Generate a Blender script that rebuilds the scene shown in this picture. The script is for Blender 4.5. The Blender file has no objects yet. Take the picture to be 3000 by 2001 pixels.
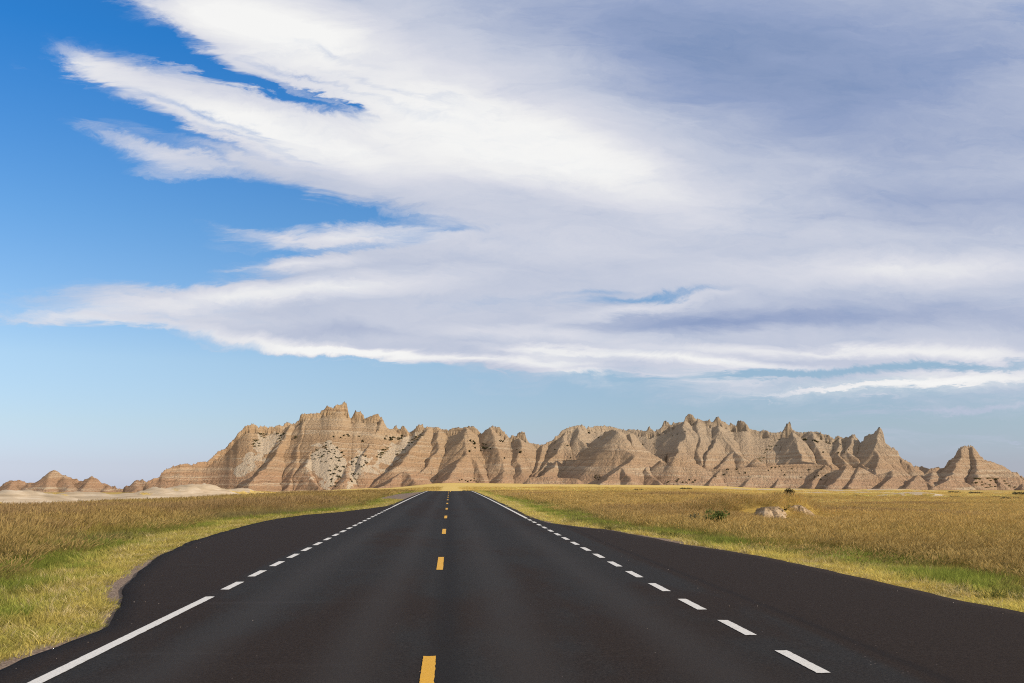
import bpy, math, random, bisect
import numpy as np

# ---------------------------------------------------------------- scene, camera, sky, sun
scene = bpy.context.scene
COL = scene.collection
scene.render.engine = 'CYCLES'
scene.view_settings.view_transform = 'Standard'
scene.view_settings.look = 'None'
scene.view_settings.gamma = 1.0
scene.view_settings.use_curve_mapping = False
scene.view_settings.exposure = 0.0
scene.cycles.max_bounces = 8
scene.cycles.diffuse_bounces = 4
scene.cycles.transparent_max_bounces = 6
scene.cycles.use_denoising = False          # keeps the fine grain of grass and asphalt
scene.cycles.filter_width = 1.1

FPX, CX, CY = 2870.0, 1500.0, 1000.5           # focal length and centre, in photo pixels (3000 wide)
HORIZON = 1432.0
EYE = 1.72
PITCH = math.atan((HORIZON - CY) / FPX)
YAW = math.radians(3.576)
cam_data = bpy.data.cameras.new('camera')
cam_data.sensor_fit = 'HORIZONTAL'
cam_data.sensor_width = 36.0
cam_data.lens = FPX / 3000.0 * 36.0
cam_data.clip_start = 0.1
cam_data.clip_end = 60000.0
cam = bpy.data.objects.new('camera', cam_data)
cam.location = (0, 0, EYE)
cam.rotation_euler = (math.pi / 2 + PITCH, 0, -YAW)
COL.objects.link(cam)
scene.camera = cam

SUN_AZ, SUN_EL = math.radians(118), math.radians(25)     # clockwise from the road's direction
SUN_DIR = np.array([math.sin(SUN_AZ) * math.cos(SUN_EL), math.cos(SUN_AZ) * math.cos(SUN_EL), math.sin(SUN_EL)])
sd = bpy.data.lights.new('sun', 'SUN')
sd.energy = 4.6
sd.angle = math.radians(0.6)
sd.color = (1.0, 0.83, 0.63)
sun = bpy.data.objects.new('sun', sd)
from mathutils import Vector
sun.rotation_euler = Vector(SUN_DIR).to_track_quat('Z', 'Y').to_euler()
COL.objects.link(sun)

# camera basis, to turn a pixel of the photograph into a direction
Fv = np.array([math.sin(YAW) * math.cos(PITCH), math.cos(YAW) * math.cos(PITCH), math.sin(PITCH)])
Rv = np.array([math.cos(YAW), -math.sin(YAW), 0.0])
Uv = np.cross(Rv, Fv)
FH = np.array([math.sin(YAW), math.cos(YAW)])          # horizontal heading


def ray(px, py):
    return Fv + (px - CX) / FPX * Rv - (py - CY) / FPX * Uv


def at_depth(px, py, r):
    """point seen at a pixel, r metres ahead along the horizontal heading"""
    d = ray(px, py)
    t = r / (d[0] * FH[0] + d[1] * FH[1])
    return np.array([0, 0, EYE]) + d * t


def project(X, Y, Z):
    dz = Z - EYE
    w = X * Fv[0] + Y * Fv[1] + dz * Fv[2]
    w = np.where(np.abs(w) < 1e-3, 1e-3, w)
    return (CX + FPX * (X * Rv[0] + Y * Rv[1]) / w, CY - FPX * (X * Uv[0] + Y * Uv[1] + dz * Uv[2]) / w)


# ---------------------------------------------------------------- world: daylight sky with cirrus sheets
world = bpy.data.worlds.new('World')
scene.world = world
world.use_nodes = True


class NT:
    """small helper to write node trees"""
    def __init__(s, nt):
        s.nt = nt
        s.n = nt.nodes
        s.l = nt.links

    def new(s, kind, **kw):
        nd = s.n.new(kind)
        for k, v in kw.items():
            setattr(nd, k, v)
        return nd

    def put(s, sock, v):
        if isinstance(v, bpy.types.NodeSocket):
            s.l.new(v, sock)
        elif v is not None:
            sock.default_value = v

    def math(s, op, a, b=None, c=None, clamp=False):
        nd = s.new('ShaderNodeMath', operation=op, use_clamp=clamp)
        for i, v in enumerate((a, b, c)):
            s.put(nd.inputs[i], v)
        return nd.outputs[0]

    def vmath(s, op, a, b=None):
        nd = s.new('ShaderNodeVectorMath', operation=op)
        s.put(nd.inputs[0], a)
        if b is not None:
            if op == 'SCALE':
                s.put(nd.inputs['Scale'], b)
            else:
                s.put(nd.inputs[1], b)
        return nd.outputs[0]

    def noise(s, vec, scale, detail=4, rough=0.5, dist=0.0, color=False, dims='3D'):
        nd = s.new('ShaderNodeTexNoise', noise_dimensions=dims)
        if vec is not None:
            s.l.new(vec, nd.inputs['Vector'])
        nd.inputs['Scale'].default_value = scale
        nd.inputs['Detail'].default_value = detail
        nd.inputs['Roughness'].default_value = rough
        nd.inputs['Distortion'].default_value = dist
        return nd.outputs['Color' if color else 0]

    def mapping(s, vec, loc=(0, 0, 0), rot=(0, 0, 0), scale=(1, 1, 1), kind='POINT'):
        nd = s.new('ShaderNodeMapping', vector_type=kind)
        s.l.new(vec, nd.inputs['Vector'])
        nd.inputs['Location'].default_value = loc
        nd.inputs['Rotation'].default_value = rot
        nd.inputs['Scale'].default_value = scale
        return nd.outputs[0]

    def mix(s, f, a, b, blend='MIX'):
        nd = s.new('ShaderNodeMix', data_type='RGBA', blend_type=blend)
        s.put(nd.inputs[0], f)
        s.put(nd.inputs[6], a)
        s.put(nd.inputs[7], b)
        return nd.outputs[2]

    def ramp(s, f, stops, interp='LINEAR'):
        nd = s.new('ShaderNodeValToRGB')
        s.l.new(f, nd.inputs[0])
        cr = nd.color_ramp
        cr.interpolation = interp
        while len(cr.elements) < len(stops):
            cr.elements.new(0.5)
        for e, (p, c) in zip(cr.elements, stops):
            e.position = p
            e.color = (c[0], c[1], c[2], 1) if len(c) == 3 else c
        return nd.outputs[0]

    def smooth(s, v, lo, hi, a=0.0, b=1.0):
        nd = s.new('ShaderNodeMapRange', interpolation_type='SMOOTHSTEP')
        s.put(nd.inputs['Value'], v)
        nd.inputs['From Min'].default_value = lo
        nd.inputs['From Max'].default_value = hi
        nd.inputs['To Min'].default_value = a
        nd.inputs['To Max'].default_value = b
        return nd.outputs[0]


def lin(r, g, b):
    """0-255 display colour to linear"""
    return tuple(((c / 255) / 12.92 if c / 255 < 0.04045 else ((c / 255 + 0.055) / 1.055) ** 2.4) for c in (r, g, b)) + (1,)


# cloud sheets, each an ellipse of sky: centre, half axes, tilt (degrees, down to the right), weight
CLOUD = [
    # top sheet
    (640, 45, 270, 66, 14, 1.0), (440, 8, 200, 26, 24, .7), (860, 105, 250, 84, 12, .9), (1000, 190, 240, 60, 14, .6), (700, 150, 150, 20, 22, .4), (800, 190, 120, 26, 16, .35),
    # long wedge under it
    (240, 168, 110, 26, 22, .65), (130, 200, 150, 22, 12, .26), (380, 205, 150, 28, 26, .7), (540, 275, 220, 40, 24, .85), (420, 260, 200, 40, 26, .35), (780, 330, 270, 64, 20, 1.0), (1000, 420, 320, 90, 15, 1.2),
    # ragged frond
    (300, 380, 60, 12, 20, .45), (400, 405, 170, 22, 18, .6), (440, 462, 170, 32, 10, .6), (560, 385, 230, 26, 18, .5), (620, 450, 230, 44, 10, .6), (500, 508, 90, 18, 5, .5), (700, 480, 160, 30, 8, .3), (330, 548, 70, 10, 14, .45), (250, 500, 90, 16, 14, .15),
    # body of the main sheet
    (1250, 425, 400, 96, 10, 1.3), (1250, 170, 420, 130, 14, .55), (1600, 330, 600, 250, 10, 1.4),
    (2350, 230, 1050, 520, 0, 2.0), (2600, 760, 1050, 300, 0, 1.7), (1400, 540, 300, 54, 8, .45), (1750, 620, 380, 90, 4, .8), (1180, 590, 220, 26, 12, .22),
    # middle sheets
    (850, 690, 130, 14, 4, .5), (1000, 690, 110, 28, -6, .85), (1250, 690, 180, 28, -2, .8), (870, 772, 130, 13, -5, .65), (1030, 770, 180, 24, -3, .45), (660, 788, 36, 6, -10, .4), (1450, 730, 380, 80, 0, .8),
    # lower long sheet
    (110, 940, 170, 14, 2, .75), (330, 925, 250, 28, 3, .7), (620, 908, 320, 44, 3, 1.0), (560, 862, 200, 22, -4, .55), (960, 880, 400, 58, -3, 1.05), (840, 826, 160, 12, -4, .65), (1380, 880, 520, 100, 0, 1.2),
    (720, 1000, 340, 17, 6, .8), (1000, 1040, 320, 12, 2, .65), (1300, 1010, 500, 36, 2, 1.1), (1680, 1042, 440, 28, 3, 1.0), (1500, 980, 580, 56, 0, .7), (2200, 950, 880, 96, 0, 1.3),
    (2300, 1048, 600, 13, 0, .75), (2820, 1026, 380, 20, -2, 1.0), (180, 872, 200, 16, -3, .24), (640, 1030, 60, 6, 2, .35),
    # separate streak and small wisps below
    (2620, 1134, 320, 7, -4, 1.1), (2870, 1104, 260, 11.5, -8, 1.35), (2360, 1149, 100, 4, -1, .45), (1730, 1092, 70, 12, 32, .42), (2000, 1112, 190, 16, 8, .32), (1450, 1081, 26, 5, 30, .45), (50, 1145, 120, 6, 3, .26), (1000, 1068, 90, 5, 2, .4),
    # faint lilac bars low on the right
    (2560, 1172, 60, 3, -2, .36), (2600, 1202, 150, 3, -2, .32), (2760, 1206, 220, 6, -3, .42), (2880, 1196, 200, 5, -4, .36), (2530, 1224, 90, 5, -1, .36), (2620, 1238, 80, 3, -3, .36), (2760, 1288, 260, 10, 1, .40), (2850, 1325, 320, 18, 0, .34), (2420, 1240, 60, 3, 0, .34), (2215, 1182, 50, 2.5, 0, .34), (2960, 1295, 40, 3, 0, .5), (2990, 1312, 40, 4, 0, .5),
]
HOLES = [(760, 240, 260, 14, 18, .5), (900, 215, 160, 9, 16, .45), (480, 350, 180, 10, 20, .5), (330, 235, 160, 9, 16, .4), (700, 395, 200, 8, 16, .35), (1180, 255, 160, 9, 14, .3), (1250, 690, 160, 8, -4, .35), (880, 735, 200, 9, -4, .5), (840, 608, 360, 44, 6, .95), (1010, 640, 180, 22, 8, .4), (2560, 1084, 560, 11.5, -3, 1.5), (2150, 1098, 300, 9, 2, .5), (300, 470, 60, 60, 0, .2), (690, 215, 190, 20, 20, .8), (840, 258, 140, 14, 16, .6), (560, 150, 150, 24, 22, .5), (930, 268, 120, 8, 20, .75), (1010, 300, 26, 8, 20, .6), (1890, 866, 150, 12, -5, .9), (1740, 852, 90, 8, -6, .5), (1060, 735, 120, 8, -4, .5), (1150, 712, 60, 10, 0, .45),
         (1080, 625, 260, 22, 10, .5), (620, 330, 160, 12, 22, .5), (420, 335, 200, 20, 24, .5), (620, 545, 120, 34, 0, .3), (1420, 880, 300, 24, 0, .25), (700, 430, 200, 10, 14, .3), (560, 430, 120, 8, 14, .3), (960, 150, 120, 10, 14, .25), (1150, 300, 160, 12, 14, .2)]
# where the sheets are thick and white (+) or thin and blue-grey (-)
WHITE = [
    (640, 40, 300, 80, 12, .42), (880, 100, 240, 80, 10, .36), (250, 175, 140, 36, 22, .3), (680, 330, 320, 60, 20, .36), (1050, 440, 440, 80, 13, .42), (1400, 400, 600, 90, 15, .32), (1250, 250, 520, 130, 14, .20), (1600, 460, 480, 90, 16, .22),
    (1500, 320, 420, 110, 16, .16), (1900, 530, 600, 100, 14, .10), (450, 450, 200, 50, 10, .22),
    (1000, 695, 260, 34, -3, .32), (880, 775, 160, 18, -4, .32), (640, 870, 300, 34, -4, .30), (1000, 840, 360, 30, -6, .34), (200, 935, 220, 28, 3, .32), (500, 920, 240, 26, 6, .22), (820, 1010, 360, 20, 6, .42), (1000, 1035, 330, 14, 2, .3),
    (1400, 1045, 360, 13, 2, .40), (1650, 985, 420, 22, 4, .26), (1850, 905, 240, 14, -10, .24), (1950, 1050, 420, 14, 4, .50), (2400, 1030, 640, 16, 0, .36), (2850, 1040, 280, 30, 0, .24), (2700, 1125, 460, 26, -5, .60),
    (2600, 785, 480, 42, -2, .26), (2850, 770, 300, 40, -2, .12), (1750, 650, 480, 40, 0, .10), (1600, 720, 400, 40, 0, .14), (1000, 1070, 200, 14, 0, .35), (1700, 1090, 150, 40, 20, .35), (2050, 1110, 250, 40, 0, .3), (50, 1145, 200, 20, 0, .4),
    (2500, 240, 760, 220, 8, -.30), (2800, 40, 520, 130, 4, -.16), (2000, 120, 500, 90, 10, -.08), (2250, 290, 380, 90, 16, -.12), (2850, 580, 440, 46, 0, -.18), (2080, 940, 340, 26, -2, -.24), (2600, 920, 520, 44, 0, -.18), (1900, 40, 520, 110, 6, -.14), (2500, 640, 520, 30, 0, -.12), (1050, 960, 240, 22, -3, -.14), (1500, 560, 360, 30, 4, -.08), (1500, 620, 300, 30, 4, -.05), (2750, 1260, 500, 60, 0, -.10),
]


def build_world():
    t = NT(world.node_tree)
    t.n.clear()
    out = t.new('ShaderNodeOutputWorld')
    bg = t.new('ShaderNodeBackground')
    t.l.new(bg.outputs[0], out.inputs[0])
    bg.inputs['Strength'].default_value = 1.0
    sky = t.new('ShaderNodeTexSky', sky_type='NISHITA')
    sky.sun_disc = False
    sky.sun_elevation = SUN_EL
    sky.sun_rotation = SUN_AZ
    sky.air_density = 1.0
    sky.dust_density = 0.3
    sky.ozone_density = 6.0
    gen = t.new('ShaderNodeTexCoord').outputs['Generated']
    sep = t.new('ShaderNodeSeparateXYZ')
    t.l.new(gen, sep.inputs[0])
    x, y, z = sep.outputs
    # the photograph's clear-sky colour at each height above the horizon
    stops = []
    for row, rgb in ((1420, (1.13, 1.12, 1.55)), (1355, (1.17, 1.06, 1.34)), (1230, (1.40, 1.20, 1.20)), (1030, (1.67, 1.40, 1.25)), (600, (1.04, 1.34, 1.42)), (30, (.34, 1.18, 1.62))):
        d = ray(30, row)
        stops.append((d[2] / np.linalg.norm(d), tuple(c * SKY_STRENGTH * 5 for c in rgb)))
    base = t.mix(1.0, sky.outputs[0], t.ramp(z, stops), 'MULTIPLY')
    base = t.vmath('SCALE', base, 0.2)
    yy = t.math('MAXIMUM', y, 0.12)
    uv = t.new('ShaderNodeCombineXYZ')
    t.l.new(t.math('DIVIDE', x, yy), uv.inputs[0])
    t.l.new(t.math('DIVIDE', z, yy), uv.inputs[1])
    uv = uv.outputs[0]                                     # u, v: slope of the view direction against north
    # wind-combed warping of the sheets
    st = t.mapping(uv, rot=(0, 0, math.radians(7)), scale=(3.2, 9.0, 1))
    w1 = t.noise(st, 1.0, 5, 0.62, 0.3, color=True)
    st2 = t.mapping(uv, loc=(3, 1, 0), rot=(0, 0, math.radians(9)), scale=(9, 26, 1))
    w2 = t.noise(st2, 1.0, 6, 0.68, 0.8, color=True)
    wv = t.vmath('SCALE', t.vmath('SUBTRACT', w1, (0.5, 0.5, 0.5)), 0.062)
    wv = t.vmath('ADD', wv, t.vmath('SCALE', t.vmath('SUBTRACT', w2, (0.5, 0.5, 0.5)), 0.052))
    wv = t.vmath('MULTIPLY', wv, (1.7, 0.7, 0.0))
    uvw = t.vmath('ADD', uv, wv)
    soft = t.vmath('ADD', uv, t.vmath('SCALE', wv, 0.7))

    def field(vec, blobs, start=0.0, grow=1.45, sign=1):
        tot = None
        for cx, cy, rx, ry, ang, amp in blobs:
            d = ray(cx, cy)
            u, v = d[0] / d[1], d[2] / d[1]
            k = math.sqrt(1 + (u - math.tan(YAW)) ** 2) * (1 + v * v) ** .5
            g_ = min(grow, 1.5) if ry <= 12 and cy > 1000 else grow
            sx, sy = rx / FPX * g_ * k, ry / FPX * g_ * k
            m = t.mapping(vec, loc=(u, v, 0), rot=(0, 0, -math.radians(ang)), scale=(sx, sy, 1), kind='TEXTURE')
            g = t.new('ShaderNodeTexGradient', gradient_type='SPHERICAL')
            t.l.new(m, g.inputs[0])
            tot = t.math('MULTIPLY_ADD', g.outputs['Fac'], amp * sign, start if tot is None else tot)
        return tot
    dens = field(uvw, [c[:5] + (c[5] * (.74 if c[0] < 900 and c[1] < 620 else .92),) for c in CLOUD], 0.0, 1.85)
    dens = t.math('MINIMUM', dens, 1.25)
    dens = t.math('ADD', dens, field(uvw, HOLES, 0.0, 1.7, -1))
    fine = t.noise(t.mapping(uvw, loc=(7, 2, 0), rot=(0, 0, math.radians(8)), scale=(11, 46, 1)), 1.0, 8, 0.7, 0.9)
    mid = t.noise(t.mapping(uvw, loc=(1, 5, 0), rot=(0, 0, math.radians(8)), scale=(5, 17, 1)), 1.0, 5, 0.6, 0.4)
    n = t.math('MULTIPLY_ADD', t.math('SUBTRACT', fine, 0.5), 1.0, t.math('MULTIPLY', t.math('SUBTRACT', mid, 0.5), 1.3))
    # breaking up is strongest where the sheet is thin
    thin = t.smooth(dens, 0.05, 1.25, 1.0, 0.45)
    gate = t.smooth(dens, 0.0, 0.22)
    dens = t.math('MULTIPLY_ADD', t.math('MULTIPLY', n, thin), gate, dens)
    alpha = t.smooth(dens, 0.14, 1.30)
    # threads of ice cloud combed along the wind in the thin parts
    thread = t.noise(t.mapping(uvw, loc=(2, 8, 0), rot=(0, 0, math.radians(11)), scale=(7, 70, 1)), 1.0, 7, 0.68, 0.5)
    alpha = t.math('MULTIPLY', alpha, t.mix(alpha, t.math('MULTIPLY_ADD', t.smooth(thread, .30, .66), 1.0, .28), (1, 1, 1, 1)), clamp=True)
    br = field(soft, WHITE, 0.46, 1.55)
    br = t.math('ADD', br, t.math('MULTIPLY', t.math('SUBTRACT', mid, 0.5), 0.28))
    br = t.math('ADD', br, t.math('MULTIPLY', t.math('SUBTRACT', fine, 0.5), 0.15), clamp=True)
    ccol = t.ramp(br, [(0.0, lin(122, 144, 183)), (0.2, lin(147, 163, 198)), (0.45, lin(193, 200, 218)), (0.68, lin(217, 219, 229)), (0.88, lin(238, 238, 239)), (1.0, lin(245, 245, 244))])
    # the rest of the sky, out of the photograph's view: broken cloud added there, warmed to make the fill light less blue
    away = t.smooth(y, 0.12, 0.35)
    alpha = t.math('MULTIPLY', alpha, away)
    us = t.new('ShaderNodeSeparateXYZ')
    t.l.new(uv, us.inputs[0])
    view = t.math('MULTIPLY', away, t.math('MULTIPLY', t.smooth(t.math('ABSOLUTE', us.outputs[0]), .66, .9, 1, 0), t.smooth(us.outputs[1], .66, .9, 1, 0)))
    rn = t.noise(t.mapping(gen, scale=(1.6, 1.6, 3.2)), 1.0, 6, 0.62)
    rest = t.math('MULTIPLY', t.smooth(rn, 0.34, 0.55), t.math('SUBTRACT', 1.0, view))
    alpha = t.math('MAXIMUM', alpha, t.math('MULTIPLY', rest, 0.92))
    ccol = t.mix(view, t.ramp(rn, [(.35, lin(214, 210, 206)), (.6, lin(224, 217, 209)), (.75, lin(194, 188, 184))]), ccol)
    alpha = t.math('MULTIPLY', alpha, t.smooth(z, 0.0, 0.03))
    col = t.mix(alpha, base, ccol)
    t.l.new(col, bg.inputs['Color'])
    world.cycles.sampling_method = 'MANUAL'
    world.cycles.sample_map_resolution = 1024


SKY_STRENGTH = 0.10
build_world()

# ---------------------------------------------------------------- helpers: noise, meshes, tags
def _hash(ix, iy, seed):
    h = (ix.astype(np.int64) * 374761393 + iy.astype(np.int64) * 668265263 + seed * 974634777) & 0xFFFFFFFF
    h = ((h ^ (h >> 13)) * 1274126177) & 0xFFFFFFFF
    h = (h ^ (h >> 16)) & 0xFFFFFFFF
    return h


def perlin(x, y, seed=0):
    x0, y0 = np.floor(x), np.floor(y)
    fx, fy = x - x0, y - y0
    ix, iy = x0.astype(np.int64), y0.astype(np.int64)

    def g(dx, dy):
        a = _hash(ix + dx, iy + dy, seed) * (2 * math.pi / 4294967296.0)
        return np.cos(a) * (fx - dx) + np.sin(a) * (fy - dy)
    u, v = fx * fx * fx * (fx * (fx * 6 - 15) + 10), fy * fy * fy * (fy * (fy * 6 - 15) + 10)
    a = g(0, 0) * (1 - u) + g(1, 0) * u
    b = g(0, 1) * (1 - u) + g(1, 1) * u
    return (a * (1 - v) + b * v) * 1.5


def fbm(x, y, octaves=4, seed=0, gain=0.5):
    x, y = np.asarray(x, float), np.asarray(y, float)
    t, amp = 0.0, 1.0
    for o in range(octaves):
        t = t + amp * perlin(x * 2 ** o + o * 17.3, y * 2 ** o - o * 9.1, seed + o)
        amp *= gain
    return t


def sstep(v, a, b):
    t = np.clip((v - a) / (b - a), 0, 1)
    return t * t * (3 - 2 * t)


def mesh_np(name, verts, quads=None, tris=None, smooth=True):
    me = bpy.data.meshes.new(name)
    verts = np.asarray(verts, np.float32)
    me.vertices.add(len(verts))
    me.vertices.foreach_set('co', verts.ravel())
    loops, starts, n = [], [], 0
    if quads is not None and len(quads):
        q = np.asarray(quads, np.int32)
        loops.append(q.ravel())
        starts.append(np.arange(len(q)) * 4)
        n = len(q) * 4
    if tris is not None and len(tris):
        q = np.asarray(tris, np.int32)
        loops.append(q.ravel())
        starts.append(n + np.arange(len(q)) * 3)
    loops, starts = np.concatenate(loops).astype(np.int32), np.concatenate(starts).astype(np.int32)
    me.loops.add(len(loops))
    me.loops.foreach_set('vertex_index', loops)
    me.polygons.add(len(starts))
    me.polygons.foreach_set('loop_start', starts)
    me.update(calc_edges=True)
    me.polygons.foreach_set('use_smooth', np.full(len(starts), smooth))
    me.validate()
    return me


def add_attr(me, name, vals, kind='FLOAT'):
    a = me.attributes.new(name, kind, 'POINT')
    if kind == 'FLOAT':
        a.data.foreach_set('value', np.asarray(vals, np.float32).ravel())
    elif kind == 'INT':
        a.data.foreach_set('value', np.asarray(vals, np.int32).ravel())
    elif kind == 'FLOAT_VECTOR':
        a.data.foreach_set('vector', np.asarray(vals, np.float32).ravel())
    else:
        a.data.foreach_set('color', np.asarray(vals, np.float32).ravel())


def obj(name, me, mat=None, parent=None, loc=(0, 0, 0), kind=None, label=None, cat=None, group=None):
    o = bpy.data.objects.new(name, me)
    COL.objects.link(o)
    o.location = loc
    if mat is not None and me is not None and not me.materials:
        me.materials.append(mat)
    if parent is not None:
        o.parent = parent
    for k, v in (('kind', kind), ('label', label), ('category', cat), ('group', group)):
        if v:
            o[k] = v
    return o


def grid_quads(nr, nc):
    i = np.arange(nr * nc).reshape(nr, nc)
    return np.stack([i[:-1, :-1], i[:-1, 1:], i[1:, 1:], i[1:, :-1]], -1).reshape(-1, 4)


def material(name):
    m = bpy.data.materials.new(name)
    m.use_nodes = True
    t = NT(m.node_tree)
    t.n.clear()
    out = t.new('ShaderNodeOutputMaterial')
    return m, t, out


def principled(t, out, rough=0.9, spec=0.2):
    b = t.new('ShaderNodeBsdfPrincipled')
    b.inputs['Roughness'].default_value = rough
    b.inputs['Specular IOR Level'].default_value = spec
    t.l.new(b.outputs[0], out.inputs['Surface'])
    return b


def bump(t, b, height, strength, dist):
    n = t.new('ShaderNodeBump')
    n.inputs['Strength'].default_value = strength
    n.inputs['Distance'].default_value = dist
    t.l.new(height, n.inputs['Height'])
    t.l.new(n.outputs[0], b.inputs['Normal'])


# ---------------------------------------------------------------- the lie of the land
def road_z(y):
    """the road climbs gently and goes over a crest about 170 m ahead"""
    y = np.asarray(y, float)
    z = 0.0102 * y - 2.4e-5 * np.clip(y - 60, 0, None) ** 2 - 3e-4 * np.clip(y - 150, 0, 120) ** 2
    return z


# ground height by bearing (as a photo column) and distance ahead
LAND = {
    -900: [(0, 0), (30, .05), (55, 0), (66, -.05), (95, -1.8), (250, -2.3), (600, -2.0), (1200, -2.6), (3000, -3)],
    0: [(0, 0), (30, .15), (58, .08), (68, .03), (98, -1.8), (250, -2.3), (600, -2.0), (1200, -2.4), (3000, -3)],
    400: [(0, 0), (75, .12), (90, .06), (122, -1.7), (300, -2.0), (700, -1.3), (1200, -2.2), (3000, -3)],
    700: [(0, 0), (95, .40), (118, .30), (160, -1.3), (400, -1.5), (690, -1.4), (1200, -2), (3000, -3)],
    900: [(0, 0), (140, .78), (165, .75), (215, -.3), (400, 0), (690, .3), (1200, 0), (3000, -1)],
    1100: [(0, 0), (150, 1.0), (190, .95), (250, .5), (450, 1.3), (700, 2.0), (1200, 2), (3000, 0)],
    1316: [(0, 0), (150, 1.3), (185, 1.15), (250, .7), (400, 2.2), (600, 4.0), (720, 6.0), (1200, 7), (3000, 2)],
    1700: [(0, 0), (150, .95), (200, .95), (300, 1.6), (500, 2.8), (700, 4.9), (1200, 6), (3000, 2)],
    2000: [(0, 0), (48, .5), (70, .7), (100, .8), (180, .8), (400, 1.8), (690, 4.2), (1200, 5), (3000, 2)],
    2290: [(0, 0), (38, .24), (45, .28), (55, .32), (75, .52), (92, .45), (118, 0), (250, .1), (450, 1.0), (660, 2.0), (1200, 2), (3000, 1)],
    2420: [(0, 0), (40, .1), (60, .0), (90, -.1), (250, 0), (450, .7), (650, 1.2), (1200, 2), (3000, 1)],
    3000: [(0, 0), (50, 0), (100, -.1), (250, -.1), (450, .4), (640, .6), (1200, 0), (3000, 0)],
    3900: [(0, 0), (50, 0), (100, -.1), (250, -.1), (450, .4), (640, .6), (1200, 0), (3000, 0)],
}
_R = np.concatenate([np.arange(0, 300, 4), np.arange(300, 3001, 25)]).astype(float)
_P = np.array(sorted(LAND), float)
_tab = []
for p_ in sorted(LAND):
    r_, z_ = zip(*LAND[p_])
    row_ = np.interp(_R, r_, z_)
    k_ = np.ones(5) / 5
    row_ = np.convolve(np.pad(row_, 2, mode='edge'), k_, 'valid')
    _tab.append(row_)
_tab = np.array(_tab)


def bearing_px(x, y):
    s = x * Rv[0] + y * Rv[1]
    d = np.maximum(x * FH[0] + y * FH[1], 1e-3)
    return CX + FPX * s / d / (math.cos(PITCH) ** 1)


def edge_tab(rows):
    ys, xs = zip(*sorted(rows))
    return np.array(ys), np.array(xs)


# pavement edges, distance ahead -> offset from the camera's line
EL = edge_tab([(-60, -4.0), (8.7, -4.0), (10, -4.1), (11.6, -3.98), (12.3, -4.02), (13.2, -4.25), (14.6, -4.62), (16.5, -5.2), (18.9, -5.72), (22.8, -6.5), (27.6, -7.1), (31.6, -7.3), (38, -7.55), (43, -7.5), (48, -6.9), (52, -5.7), (59, -4.55), (63, -3.95), (70, -3.85), (600, -3.85)])
ER = edge_tab([(-60, 7.8), (8, 7.7), (12.8, 7.48), (13.8, 7.3), (15.4, 7.28), (18.8, 7.2), (22.4, 6.95), (26, 6.2), (28.9, 5.95), (33.9, 5.35), (35.3, 4.75), (39.2, 3.85), (45, 3.7), (600, 3.72)])


def edge_l(y):
    return np.interp(y, *EL) + 0.05 * fbm(np.asarray(y) * 0.9, np.asarray(y) * 0 + 3.3, 3, 5)


def edge_r(y):
    return np.interp(y, *ER) + 0.05 * fbm(np.asarray(y) * 0.9, np.asarray(y) * 0 + 8.3, 3, 6)


def off_road(x, y):
    """metres outside the pavement (negative on it)"""
    return np.maximum(edge_l(y) - x, x - edge_r(y))


BANKS = [(2243, 47.5, 1.02, .74), (2342, 52.5, .84, .78)]         # bare cut banks: column, distance, half width, height
# low pale clay swells, photo column, distance, half width, height
MOUNDS = [(60, 270, 12, 3.6), (-140, 330, 18, 2.6), (240, 330, 12, 2.4), (480, 330, 11, 3.6), (600, 350, 9, 3.9), (700, 380, 10, 3.2), (380, 420, 10, .9), (160, 420, 22, 1.2), (800, 420, 14, .8), (330, 240, 14, .5),
          (2640, 215, 6.5, .75), (2720, 208, 6.5, .55), (2155, 430, 7, .7), (2250, 470, 6, .6), (2600, 420, 14, 1.2), (2440, 400, 12, .8), (2330, 500, 7, .7), (2540, 330, 10, .35), (2390, 300, 10, .4), (2900, 330, 12, .4)]
_mxy = []
for px_, r_, w_, h_ in MOUNDS:
    q_ = at_depth(px_, HORIZON, r_)
    _mxy.append((q_[0], q_[1], w_, h_))


def land(x, y):
    x, y = np.asarray(x, float), np.asarray(y, float)
    d = x * FH[0] + y * FH[1]
    r = np.hypot(x, y)
    px = np.clip(bearing_px(x, y), _P[0], _P[-1])
    px = np.where(d <= 0.5, np.where(x < 0, _P[0], _P[-1]), px)
    rr = np.clip(np.where(d > 0.5, d, r), 0, 2999)
    ri = np.interp(rr, _R, np.arange(len(_R)))
    pi = np.interp(px, _P, np.arange(len(_P)))
    i0, j0 = np.minimum(pi.astype(int), len(_P) - 2), np.minimum(ri.astype(int), len(_R) - 2)
    a, b = pi - i0, ri - j0
    a = a * a * (3 - 2 * a)
    z = (_tab[i0, j0] * (1 - a) * (1 - b) + _tab[i0 + 1, j0] * a * (1 - b) + _tab[i0, j0 + 1] * (1 - a) * b + _tab[i0 + 1, j0 + 1] * a * b)
    # near the road the ground meets its shoulder
    o = off_road(x, y)
    zr = road_z(np.clip(y, -80, 230)) - 0.05 - 0.10 * sstep(o, 0.2, 3.0)
    w = np.exp(-(np.clip(o, 0, None) / 16.0) ** 2) * (1 - sstep(y, 165, 230)) * sstep(y, -120, -80)
    z = z * (1 - w) + zr * w
    z = z + (1 - w) * (0.10 * fbm(x / 14, y / 14, 3, 11) + 0.22 * sstep(r, 60, 220) * fbm(x / 45, y / 45, 3, 12))
    z = z + bank_rise(x, y)
    for mx, my, mw, mh in _mxy:
        q = ((x - mx) / (mw * 1.25)) ** 2 + ((y - my) / (mw * 1.9)) ** 2
        near = q < 6
        if near.any():
            z = z + np.where(near, mh * np.exp(-q * 1.3) * (1 + .25 * fbm(x / 6, y / 6, 3, 44)), 0)
    return z


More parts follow.
